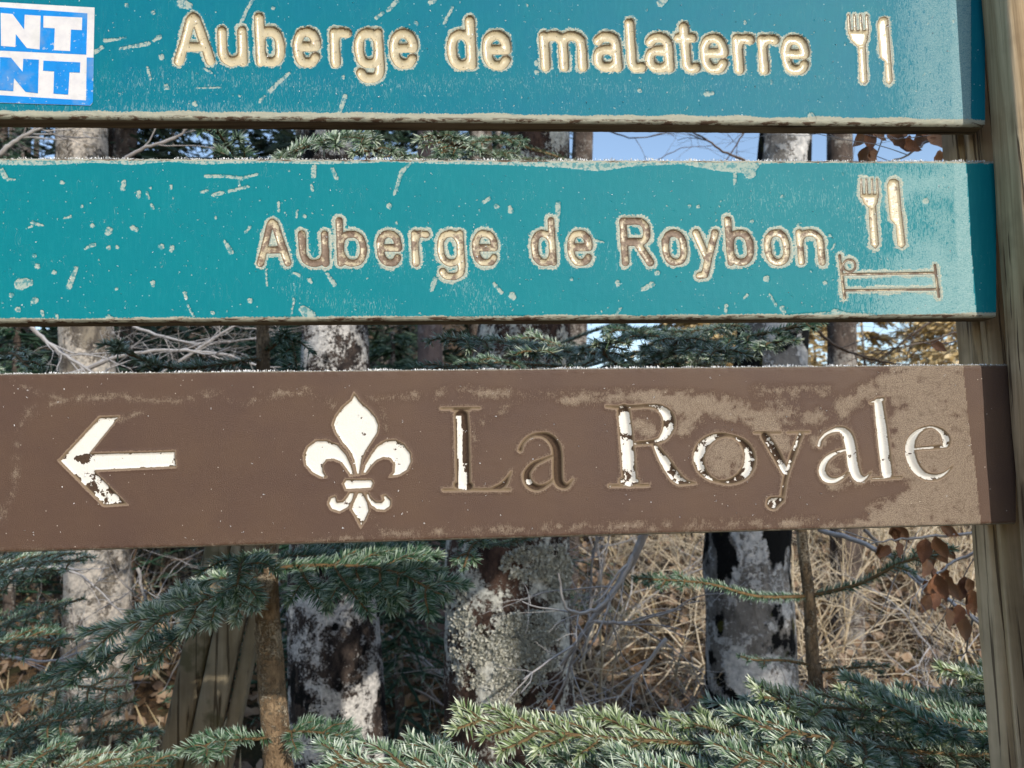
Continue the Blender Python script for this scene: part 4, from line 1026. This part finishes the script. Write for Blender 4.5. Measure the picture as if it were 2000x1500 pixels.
for i, (L, ns, sl_, mt, st_) in enumerate(ROWS):
    fir_branch('b', fir, pxp(L), ns, sl_, .024, 1000, (random.uniform(-.1, .1), -.30, .95), mt, .0045, start=st_, rs=40+i, droop=.0, spread=46)
# boughs crossing behind the gaps between boards
foot2 = atp(1000, 1200, 3.0); foot2[2] = gz(foot2[0], foot2[1])
fir2 = thing('fir_tree', 'fir with blue green boughs showing through the gaps between the boards', 'fir tree', foot2)
b = Buf(); V, Q = trunk_mesh(np.array([foot2, foot2+[0, 0, 1.0], foot2+[-.02, 0, 1.9], foot2+[-.03, 0, 2.6]]), [.05, .04, .03, .015], 24, 120, .08, 6); b.add(V, Q); b.build('trunk', STEM, fir2)
for i, (L, ns, sl_, mt) in enumerate([
  ([(1010, 760, 2.95), (1160, 700, 1.7), (1000, 670, 1.35), (870, 665, 1.15)], 6, .14, NEEDLE),
  ([(1010, 760, 2.95), (1160, 700, 1.9), (1150, 690, 1.5), (1070, 685, 1.25), (1045, 690, 1.1)], 5, .12, NEEDLE),
  ([(1020, 760, 2.95), (1200, 700, 1.9), (1350, 680, 1.6), (1480, 655, 1.4), (1585, 632, 1.3)], 7, .12, NEEDLED),
  ([(1020, 760, 2.95), (1200, 720, 1.9), (1280, 705, 1.5), (1350, 680, 1.3), (1420, 690, 1.15)], 6, .13, NEEDLE),
  ([(1020, 760, 2.95), (1180, 720, 1.9), (1190, 700, 1.5), (1180, 690, 1.25), (1190, 665, 1.12)], 5, .12, NEEDLE),
  ([(1010, 760, 2.95), (1150, 730, 1.9), (1000, 710, 1.6), (900, 715, 1.4), (800, 725, 1.3)], 5, .11, NEEDLED),
  ([(1040, 330, 2.95), (1130, 320, 2.0), (1000, 310, 1.6), (900, 285, 1.3), (850, 262, 1.15)], 6, .12, NEEDLE),
  ([(1040, 330, 2.95), (1130, 325, 2.0), (900, 320, 1.6), (760, 300, 1.35), (725, 290, 1.2)], 6, .12, NEEDLE),
  ([(1040, 330, 2.95), (1120, 322, 2.0), (1000, 280, 1.7), (950, 275, 1.5), (860, 300, 1.4)], 6, .13, NEEDLED),
  ([(1020, 760, 2.95), (1250, 740, 1.9), (1400, 700, 1.5), (1530, 665, 1.3)], 8, .15, NEEDLE),
  ([(1020, 760, 2.95), (1250, 720, 1.9), (1300, 690, 1.5), (1330, 660, 1.25)], 8, .15, NEEDLE),
  ([(1020, 700, 2.95), (1250, 660, 2.1), (1330, 650, 1.7), (1420, 640, 1.5)], 8, .15, NEEDLE),
  ([(1020, 760, 2.95), (1200, 740, 2.1), (1250, 715, 1.7), (1300, 712, 1.5)], 8, .15, NEEDLED),
  ([(1020, 700, 2.95), (1180, 640, 2.1), (1230, 645, 1.7), (1260, 660, 1.4)], 8, .14, NEEDLED),
  ([(1020, 1000, 2.9), (1130, 1000, 2.0), (1000, 1060, 1.6), (930, 1060, 1.4), (905, 1110, 1.3)], 3, .06, NEEDLED)]):
    fir_branch('b', fir2, pxp(L), ns, sl_, .021, 900, (0, -.55, .83), mt, .004, rs=80+i, start=.5)

# thin upright fir seedling on the right
W = pxp([(1600, 1420, 1.55), (1588, 1300, 1.55), (1580, 1165, 1.55), (1566, 1045, 1.55), (1560, 900, 1.55)])
foot = W[0].copy(); foot[2] = gz(foot[0], foot[1])
sd = thing('fir_seedling', 'thin fir leader with two long drooping side twigs in front of the mossy beech', 'fir tree', foot)
b = Buf(); tube(b, smooth_path(np.vstack([foot, W]), 10), np.linspace(.014, .008, 51), 10); b.build('trunk', STEM, sd)
fir_branch('b', sd, pxp([(1580, 1165, 1.55), (1480, 1165, 1.52), (1380, 1140, 1.5), (1245, 1130, 1.48)]), 3, .05, .018, 1100, (0, -.7, .7), NEEDLED, .004, rs=120, start=.75)
fir_branch('b', sd, pxp([(1580, 1165, 1.55), (1680, 1140, 1.52), (1760, 1100, 1.5), (1860, 1072, 1.48)]), 3, .05, .018, 1100, (0, -.7, .7), NEEDLED, .004, rs=121, start=.6)
fir_branch('b', sd, pxp([(1590, 1300, 1.55), (1530, 1290, 1.52), (1480, 1290, 1.5), (1445, 1282, 1.48)]), 2, .04, .014, 800, (0, -.3, .95), NEEDLED, .003, rs=122, start=.5)
fir_branch('b', sd, pxp([(1592, 1310, 1.55), (1660, 1305, 1.52), (1730, 1300, 1.5)]), 2, .05, .014, 800, (0, -.3, .95), NEEDLED, .003, rs=123, start=.5)

# frosted fir at the far left
foot = np.array([-1.6, 2.2, gz(-1.6, 2.2)])
fl = thing('fir_tree', 'dark fir with frosted twig tips reaching in from the left edge', 'fir tree', foot)
b = Buf(); V, Q = trunk_mesh(np.array([foot, foot+[0, 0, 1.0], foot+[0, 0, 2.6]]), [.05, .04, .02], 20, 60, .08, 7); b.add(V, Q); b.build('trunk', STEM, fl)
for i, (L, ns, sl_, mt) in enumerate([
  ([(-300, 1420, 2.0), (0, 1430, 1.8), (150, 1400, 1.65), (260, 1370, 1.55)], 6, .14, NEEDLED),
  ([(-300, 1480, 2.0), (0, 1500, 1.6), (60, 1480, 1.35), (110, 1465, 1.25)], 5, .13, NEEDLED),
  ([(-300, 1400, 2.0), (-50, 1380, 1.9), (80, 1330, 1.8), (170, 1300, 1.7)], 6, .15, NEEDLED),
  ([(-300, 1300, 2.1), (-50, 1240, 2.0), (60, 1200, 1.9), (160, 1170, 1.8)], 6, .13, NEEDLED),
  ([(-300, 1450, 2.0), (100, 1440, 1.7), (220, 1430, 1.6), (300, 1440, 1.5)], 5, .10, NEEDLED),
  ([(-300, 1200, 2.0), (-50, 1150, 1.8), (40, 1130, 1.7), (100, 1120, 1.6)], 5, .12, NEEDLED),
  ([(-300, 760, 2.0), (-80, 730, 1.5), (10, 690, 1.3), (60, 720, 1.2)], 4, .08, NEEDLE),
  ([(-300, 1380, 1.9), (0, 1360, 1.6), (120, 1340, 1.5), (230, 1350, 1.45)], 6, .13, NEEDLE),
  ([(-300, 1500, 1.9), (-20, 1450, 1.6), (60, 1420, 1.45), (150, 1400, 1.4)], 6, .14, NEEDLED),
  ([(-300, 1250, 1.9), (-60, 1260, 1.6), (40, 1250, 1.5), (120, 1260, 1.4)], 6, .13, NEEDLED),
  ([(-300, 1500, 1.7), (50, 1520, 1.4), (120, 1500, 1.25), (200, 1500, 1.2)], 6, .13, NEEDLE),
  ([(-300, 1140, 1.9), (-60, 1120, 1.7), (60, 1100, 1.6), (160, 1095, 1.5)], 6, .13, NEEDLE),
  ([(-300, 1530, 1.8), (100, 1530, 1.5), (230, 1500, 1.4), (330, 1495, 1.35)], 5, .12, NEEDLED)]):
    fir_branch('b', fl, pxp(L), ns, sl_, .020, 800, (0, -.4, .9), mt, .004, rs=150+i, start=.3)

# ---------------------------------------------------------------- split rail leaning behind
W0, W1 = atp(455, 1160, 1.9), atp(378, 1520, 1.9)
d = norm(W1-W0); g = gz(W1[0], W1[1]); W1 = W0 + d*((W0[2]-g)/-d[2])
rail = thing('split_rail', 'leaning weathered grey brown split rails behind the orange brown stem', 'rail', W1)
SPL = mat_wood('split_rail_wood', (.20, .16, .10), (.30, .25, .17), (.05, .035, .02), 2, .5, moss=(.07, .065, .03))
for dx, w_, zoff in ((-.052, .058, 0), (.012, .062, -.012), (.060, .030, .006)):
    zs = np.linspace(0, 1, 60); b = Buf(); sec = []
    for a in np.linspace(0, 2*np.pi, 22, endpoint=False):
        c_, s__ = math.cos(a), math.sin(a); sec.append((w_/2*np.sign(c_)*abs(c_)**.6, .022*np.sign(s__)*abs(s__)**.6))
    sec = np.array(sec); up = d; sx = norm(np.cross(up, [0, 1, 0])); sy = np.cross(sx, up)
    if sx[0] < 0: sx = -sx
    P = (W0-d*.2)[None]*(1-zs[:, None]) + W1[None]*zs[:, None]
    nz = 1+.12*fbm(np.arange(22)[None]*1.3+0*zs[:, None], zs[:, None]*6, int(dx*1000)+70, 3)
    V = P[:, None] + sx*((dx+sec[None, :, 0]*nz)[..., None]) + sy*((zoff+sec[None, :, 1]*nz)[..., None])
    i = np.arange(59)[:, None]*22; j = np.arange(22)[None]; k = (j+1) % 22
    b.add(V.reshape(-1, 3), np.stack([i+j, i+k, i+22+k, i+22+j], -1).reshape(-1, 4)); b.build('rail_piece', SPL, rail)

# ---------------------------------------------------------------- bare branching shrubs
def grow(b, p, d, L, r, depth, rr, gnarl=.25, upb=.05, sides=4, split=(2, 4)):
    n = 6; pts = [p]; q_ = p.copy(); dd = d.copy()
    for k in range(n):
        dd = norm(dd + np.array([rr.gauss(0, gnarl), rr.gauss(0, gnarl), rr.gauss(0, gnarl)+upb])*.6)
        q_ = q_ + dd*L/n; pts.append(q_.copy())
    tube(b, pts, np.linspace(r, r*.55, n+1), sides, rnd=rr.random())
    if depth <= 0: return
    for k in range(rr.randint(*split)):
        f = rr.randint(2, n); base = pts[f]
        nd = norm(dd + np.array([rr.gauss(0, .75), rr.gauss(0, .75), rr.gauss(0, .6)]))
        grow(b, base, nd, L*rr.uniform(.45, .8), r*rr.uniform(.4, .62), depth-1, rr, gnarl, upb, 3 if depth < 3 else sides, split)
def mat_twig(name, a, b_, frost):
    n = NT(name); P = n.obj()
    geo = n.t.nodes.new('ShaderNodeNewGeometry'); sp = n.t.nodes.new('ShaderNodeSeparateXYZ'); n.t.links.new(geo.outputs['Normal'], sp.inputs[0])
    col = n.mix(n.attr('rnd'), a, b_)
    col = n.mix(n.mul(n.step(n.add(sp.outputs[2], n.mul(n.noise(P, 40, 2), .8)), .8, .6), .6), col, frost)
    return n.out(col, .8, None, .2)
TW_SUN = mat_twig('pale_twigs', (.46, .36, .23), (.66, .54, .38), (.78, .72, .60))  # sunlit brightness of the shrubs put into these twig colours
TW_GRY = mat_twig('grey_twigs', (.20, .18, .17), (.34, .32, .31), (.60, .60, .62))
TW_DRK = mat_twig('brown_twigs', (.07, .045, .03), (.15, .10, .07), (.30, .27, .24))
rr = random.Random(21)
def shrub(name, label, group, x, y, h, mat, stems=7, depth=3, r=.009, spreadv=.6, seed=0, gn=.3):
    base = np.array([x, y, float(gz(x, y))]); root = thing(name, label, 'shrub', base, group)
    q_ = random.Random(seed); b = Buf()
    for k in range(stems):
        dd = norm(np.array([q_.gauss(0, spreadv), q_.gauss(0, spreadv), 1.0]))
        grow(b, base+np.array([q_.uniform(-.012, .012), q_.uniform(-.012, .012), -.02]), dd, h*q_.uniform(.5, .8), r*q_.uniform(.6, 1.2), depth, q_, gn)
    b.build('branches', mat, root)
    return root
pts = [(lambda y: (y*(.07+.52*((k*.618034) % 1)), y))(3.9+rr.random()*3.4) for k in range(20)]; lb = placed('%spale sunlit twiggy shrub %s', pts)
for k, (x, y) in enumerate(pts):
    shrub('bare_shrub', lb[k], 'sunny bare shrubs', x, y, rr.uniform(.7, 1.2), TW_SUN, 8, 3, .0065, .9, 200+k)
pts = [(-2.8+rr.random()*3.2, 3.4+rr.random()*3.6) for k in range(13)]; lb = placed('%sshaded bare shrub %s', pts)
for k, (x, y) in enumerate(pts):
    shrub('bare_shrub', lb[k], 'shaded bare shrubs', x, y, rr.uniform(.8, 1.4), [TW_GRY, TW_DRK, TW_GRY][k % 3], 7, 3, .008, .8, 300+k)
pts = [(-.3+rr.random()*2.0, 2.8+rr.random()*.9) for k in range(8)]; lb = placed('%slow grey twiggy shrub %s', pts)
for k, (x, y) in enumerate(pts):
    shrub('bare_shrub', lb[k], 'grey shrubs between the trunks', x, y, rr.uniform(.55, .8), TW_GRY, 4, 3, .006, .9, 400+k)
# dead hanging grey boughs
def px_branch(name, label, paths, mat, cat='branch', group=None, twigs=3, seed=0, root=None, depth=1):
    q_ = random.Random(seed)
    P0 = pxp(paths[0][0])
    rt = root or thing(name, label, cat, P0[0], group)
    for L, r in paths:
        b = Buf()
        P = smooth_path(pxp(L), 8); P = P + RNG.normal(0, .0015, P.shape)
        tube(b, P, np.linspace(r, r*.4, len(P)), 7, rnd=q_.random())
        for k in range(twigs):
            f = q_.randint(2, len(P)-2); tg = norm(P[f+1]-P[f])
            nd = norm(tg + np.array([q_.gauss(0, .6), q_.gauss(0, .4), q_.gauss(0, .6)]))
            grow(b, P[f], nd, q_.uniform(.08, .25), r*.35, depth, q_, .2, .0)
        b.build('bough', mat, rt)
    return rt
px_branch('bare_branch', 'forked blue grey dead branch hanging just right of the lichen crusted trunk', [
  ([(1260, 1040, 2.3), (1215, 1130, 2.3), (1150, 1220, 2.3), (1095, 1300, 2.3)], .012), ([(1240, 1080, 2.3), (1180, 1180, 2.25), (1110, 1190, 2.2), (1090, 1120, 2.2)], .007),
  ([(1150, 1215, 2.3), (1230, 1215, 2.3), (1330, 1190, 2.3)], .006), ([(1300, 1250, 2.3), (1230, 1340, 2.3), (1200, 1370, 2.3)], .006)], TW_GRY, twigs=5, seed=4)
px_branch('bare_branch', 'dark bare branch crossing the top of the sunny bushes at the right', [
  ([(1600, 1035, 1.9), (1720, 1075, 1.8), (1800, 1130, 1.7), (1890, 1200, 1.6), (1960, 1260, 1.6)], .006), ([(1690, 1035, 1.9), (1740, 1090, 1.9), (1790, 1140, 1.8)], .004)], TW_GRY, twigs=4, seed=5)
px_branch('bare_branch', 'two grey twigs crossing in the bottom right corner beside the post', [
  ([(1960, 1425, 1.5), (1880, 1440, 1.5), (1780, 1450, 1.5), (1690, 1430, 1.5)], .004), ([(1820, 1400, 1.5), (1850, 1450, 1.5), (1880, 1500, 1.5)], .004), ([(1900, 1435, 1.5), (1800, 1430, 1.5), (1700, 1435, 1.5)], .003)], TW_GRY, twigs=3, seed=6)
px_branch('bare_branch', 'fine dark twigs against the blue sky between the top two boards', [
  ([(1500, 330, 4.0), (1420, 300, 4.0), (1360, 262, 4.0), (1280, 240, 4.0)], .007), ([(1480, 215, 4.0), (1440, 280, 4.0), (1400, 340, 4.0)], .005), ([(1150, 240, 4.5), (1240, 270, 4.5), (1330, 250, 4.5)], .005), ([(1270, 320, 4.5), (1330, 290, 4.5), (1390, 285, 4.5)], .003)], TW_DRK, twigs=6, seed=9)
px_branch('bare_branch', 'dark bare twigs in front of the golden trees below the middle board', [
  ([(1590, 640, 3.0), (1640, 680, 3.0), (1720, 705, 3.0), (1790, 715, 3.0)], .006), ([(1830, 620, 3.0), (1760, 670, 3.0), (1710, 715, 3.0)], .005), ([(1890, 640, 3.0), (1800, 670, 3.0), (1680, 690, 3.0)], .004)], TW_DRK, twigs=6, seed=11)
px_branch('bare_branch', 'frosted grey twigs in front of the dark wood at the left of the lower gap', [
  ([(120, 740, 2.6), (260, 690, 2.6), (420, 690, 2.6), (520, 720, 2.6)], .008), ([(260, 640, 2.8), (380, 670, 2.7), (520, 660, 2.6)], .006), ([(60, 640, 2.4), (120, 690, 2.4), (200, 740, 2.4)], .007), ([(300, 740, 2.6), (420, 660, 2.6), (470, 630, 2.6)], .006)], TW_GRY, twigs=9, seed=12, depth=2)
px_branch('bare_branch', 'grey twigs hanging between the firs at the left below the brown board', [
  ([(-20, 1130, 2.6), (60, 1110, 2.6), (150, 1120, 2.6), (240, 1200, 2.6)], .006), ([(270, 1110, 2.4), (285, 1180, 2.4), (300, 1200, 2.4)], .005), ([(0, 1280, 2.6), (100, 1290, 2.6), (200, 1260, 2.6)], .005)], TW_GRY, twigs=7, seed=13, depth=2)
px_branch('bare_branch', 'bare beech bough at the left of the gap under the top board', [
  ([(230, 320, 2.2), (280, 290, 2.2), (340, 270, 2.2), (380, 240, 2.2)], .006), ([(0, 300, 2.4), (40, 270, 2.4), (100, 240, 2.4)], .008)], TW_GRY, twigs=6, seed=14)

# ---------------------------------------------------------------- dry beech leaves
LEAF = None
def mat_leaf():
    n = NT('dry_beech_leaf'); P = n.obj()
    g = n.noise(P, 60, 4, .6); oi = n.t.nodes.new('ShaderNodeObjectInfo')
    col = n.mix(n.step(g, .5, .3), (.13, .045, .022), (.33, .15, .075)); col = n.mix(n.mul(oi.outputs['Random'], .75), col, (.40, .23, .13))
    vn_ = n.math('ABSOLUTE', n.math('SINE', n.mul(n.attr('vx', False), 40)))
    col = n.mix(n.mul(n.step(n.mul(vn_, -1), -.22, .15), .4), col, (.09, .035, .02))
    m = n.out(col, .55, n.bump(g, .4, .001), .3)
    return m
LEAF = mat_leaf()
def leaf_mesh():
    u = np.linspace(0, 1, 9); w_ = np.sin(np.pi*u**.8)*.27*(1-.25*u)
    V = []; 
    for i, (a, ww) in enumerate(zip(u, w_)):
        for s__ in (-1, -.5, 0, .5, 1):
            V.append((s__*ww, a-0.0, -.22*abs(s__)**1.3*ww/.3 + .22*math.sin(a*3.4)*a + .045*math.sin(a*17+s__)*abs(s__)))
    V = np.array(V); V[:, 1] *= 1
    f = [(i*5+j, i*5+j+1, i*5+j+6, i*5+j+5) for i in range(8) for j in range(4)]
    me = mesh_arrays('leaf', V*1.0, [np.array(f)], dict(vx=(V[:, 1]+np.abs(V[:, 0])*-.5))); me.materials.append(LEAF); return me
LM = leaf_mesh()
def leafy(name, label, L, leaves, seed, twigmat=TW_GRY, size=.036):
    q_ = random.Random(seed)
    rt = px_branch(name, label, L, twigmat, 'beech twig', seed=seed, twigs=2)
    for x, y, Y, s_, ang in leaves:
        o = bpy.data.objects.new('leaf', LM); C.objects.link(o); p = atp(x, y, Y)
        o.parent = rt; o.matrix_parent_inverse = Matrix.Translation(-Vector(rt.location))
        o.location = Vector(p); o.scale = (size*s_*1.15, size*s_, size*s_)
        # hang: local Y points along screen angle ang (0 = down), face roughly to the camera
        o.rotation_euler = (R(-90+q_.uniform(-25, 25)), R(ang+q_.uniform(-12, 12)), R(q_.uniform(-50, 50)))
    return rt
q_ = random.Random(3)
L1 = [(1845+q_.gauss(0, 38), 1135+q_.gauss(0, 40), 1.35+q_.uniform(-.08, .08), q_.uniform(.8, 1.25), q_.uniform(-50, 50)) for k in range(26)]
leafy('beech_twig', 'twig of hanging rusty dry beech leaves beside the post, below the brown board', [([(1960, 1050, 1.4), (1880, 1090, 1.4), (1830, 1120, 1.38), (1800, 1160, 1.36)], .003)], L1, 1)
L2 = [(1720+q_.uniform(-20, 150), 1050+q_.gauss(0, 18), 1.5, q_.uniform(.8, 1.2), q_.uniform(-70, 70)) for k in range(12)]
leafy('beech_twig', 'row of dark red dry leaves tucked under the bottom edge of the brown board', [([(1920, 1040, 1.5), (1800, 1050, 1.5), (1700, 1060, 1.5)], .003)], L2, 2)
L3 = [(q_.choice([1705, 1700, 1760, 1820, 1840, 1855, 1740])+q_.gauss(0, 10), 245+q_.gauss(0, 12)+(40 if k % 4 == 0 else 0), 1.5, q_.uniform(.7, 1.2), q_.uniform(-60, 60)) for k in range(16)]
leafy('beech_twig', 'dry brown leaves against the sky in the gap under the top board, beside the post', [([(1950, 220, 1.5), (1850, 250, 1.5), (1760, 240, 1.5), (1690, 250, 1.5)], .004), ([(1850, 250, 1.5), (1790, 290, 1.5), (1720, 330, 1.5)], .003)], L3, 3, size=.046)
leafy('beech_twig', 'single dead leaf on a twig in front of the golden trees', [([(1900, 650, 1.7), (1850, 670, 1.7), (1815, 672, 1.7)], .002)], [(1818, 668, 1.7, 1.0, -40)], 4)
L5 = [(1640+q_.uniform(-40, 190), 1470+q_.gauss(0, 25), 1.7, q_.uniform(.8, 1.2), q_.uniform(-90, 90)) for k in range(14)]
leafy('beech_twig', 'withered leaves low in the bottom right corner under the fir boughs', [([(1900, 1460, 1.7), (1780, 1480, 1.7), (1640, 1470, 1.7)], .003)], L5, 5)

# leaf litter caught in the undergrowth
def litter(n, xr, yr, name, mat_, zr=(0, .25)):
    b = Buf(); x = RNG.uniform(*xr, n); y = RNG.uniform(*yr, n); z = gz(x, y)+RNG.uniform(*zr, n)*RNG.random(n)**2
    d = norm(RNG.normal(0, 1, (n, 3))*[1, 1, .6]); blades(b, np.stack([x, y, z], -1), d, RNG.uniform(.04, .08, n), RNG.uniform(.03, .05, n), bend=.3)
    link_ = b.build(name, mat_, None, 'stuff', smooth=False)
LITM = mat_needle('fallen_leaves', (.15, .095, .06), (.32, .22, .14), (.46, .36, .25), (.24, .16, .10), .5)
litter(26000, (-5, 6), (2.6, 10), 'fallen_leaves', LITM)
def grass():
    b = Buf(); n = 9000; x = RNG.uniform(-4, 6, n); y = RNG.uniform(3, 9, n); cl = fbm(x*1.2, y*1.2, 66, 3) > -.02
    x, y = x[cl], y[cl]; n = len(x)
    d = norm(np.stack([RNG.normal(0, .45, n), RNG.normal(0, .45, n), np.ones(n)], -1))
    blades(b, np.stack([x, y, gz(x, y)], -1), d, RNG.uniform(.12, .34, n), RNG.uniform(.006, .012, n), bend=.35)
    b.build('dry_grass', mat_needle('dry_grass', (.34, .26, .14), (.54, .44, .28), (.68, .6, .45), (.40, .32, .2), .5), None, 'stuff')
grass()

# ---------------------------------------------------------------- background trees
def conifer(name, label, group, x, y, h, mat, rad, n=5200, nl=.10, seed=0, zmin=.1, wd=.16):
    base = np.array([x, y, float(gz(x, y))-.05]); root = thing(name, label, 'tree', base, group)
    b = Buf(); tube(b, [base, base+[0, 0, h*.5], base+[0, 0, h]], [h*.012, h*.008, .01], 8); b.build('trunk', BARK_F, root)
    bb = Buf(); g = np.random.default_rng(seed); nb = int(n/46)
    for k in range(nb):
        f = zmin+(1-zmin)*g.random()**.85; a = g.uniform(0, 2*np.pi); L = rad*(1-f)**.8*g.uniform(.6, 1.1)+.08
        o = base+[0, 0, h*f]; dirn = np.array([math.cos(a), math.sin(a), 0.05])
        t = g.random(46)**.8; P = o + dirn*(t*L)[:, None]; P[:, 2] += -.30*L*t**1.6 + g.normal(0, .03*L, 46)
        side = np.cross(dirn, [0, 0, 1]); P += side*(g.normal(0, .20, 46)*L*(1-t*.6))[:, None]
        d = norm(dirn*.8 + side*g.normal(0, .8, 46)[:, None] + np.array([0, 0, -1])*g.uniform(-.2, .8, 46)[:, None])
        blades(bb, P, d, nl*g.uniform(.6, 1.5, 46), nl*wd*g.uniform(.7, 1.4, 46))
        tube(bb, [o, o+dirn*L*.6-[0, 0, .12*L], o+dirn*L-[0, 0, .3*L]], [.012, .007, .003], 3)
    bb.build('crown', mat, root)
DARKF = mat_needle('dark_fir_foliage', (.012, .034, .020), (.030, .060, .032), (.16, .22, .19), (.05, .075, .05), .35)
YOUNGF = mat_needle('young_fir_foliage', (.020, .055, .030), (.05, .10, .05), (.32, .42, .36), (.10, .15, .10), .5)
GOLD = mat_needle('golden_foliage', (.42, .31, .14), (.62, .48, .26), (.74, .62, .40), (.48, .36, .18), .5)
q_ = random.Random(17)
spots = [(-2.6, 5.6), (-1.5, 6.6), (-3.6, 7.4), (-.7, 7.6), (-2.2, 9.0), (-4.6, 10), (-.2, 9.5), (-3.2, 12), (-1.2, 12.5), (-5.5, 13.5), (-6.8, 11), (.4, 13), (-.4, 16), (-2.6, 17), (-4.8, 18)]
lb = placed('%sdark fir of the wood %s', spots)
for k, (x, y) in enumerate(spots):
    conifer('dark_fir', lb[k], 'dark firs of the shaded wood', x, y, q_.uniform(6.5, 9.5), DARKF, q_.uniform(1.2, 1.8), 6200, .13, 500+k, .02, .2)
yf = [(-2.9, 5.6), (-1.05, 4.4), (-.55, 3.9), (-2.9, 4.9), (-1.6, 5.3), (.05, 5.2)]
lb = placed('%syoung dark fir %s', yf)
for k, (x, y) in enumerate(yf):
    conifer('young_fir', lb[k], 'young dark firs at the left', x, y, [2.6, 2.2, 1.9, 3.0, 2.9, 2.6][k], YOUNGF, [.8, .7, .6, .9, .9, .8][k], 6500, .042, 560+k, .05, .16)
gp = []
for k in range(12):
    y = q_.uniform(17, 30); gp.append((y*(.21+.40*((k*.381966) % 1)), y))
lb = placed('%sfar golden tree %s', gp)
for k, (x, y) in enumerate(gp):
    topz = 1.5 + y*q_.uniform(.215, .265); h = topz-float(gz(x, y))
    conifer('golden_tree', lb[k], 'far golden trees', x, y, h, GOLD, q_.uniform(1.8, 2.6), 3000, .20, 600+k, .0, .3)
# tall firs behind the photographer's right shoulder, whose shade falls over the wood but not over the boards
for k, (x, y, h, rd, zm) in enumerate([(4.2, -3.3, 13, 1.08, .24), (3.75, -3.6, 15, 1.5, .42), (2.0, -6.0, 17, 1.5, .45)]):
    conifer('tall_fir', ['slender tall fir behind the viewer, outside the picture', 'high crowned fir behind the viewer, outside the picture', 'farthest fir behind the viewer, outside the picture'][k], 'tall firs behind the viewer', x, y, h, DARKF, rd, 9000, .30, 700+k, zm, .4)
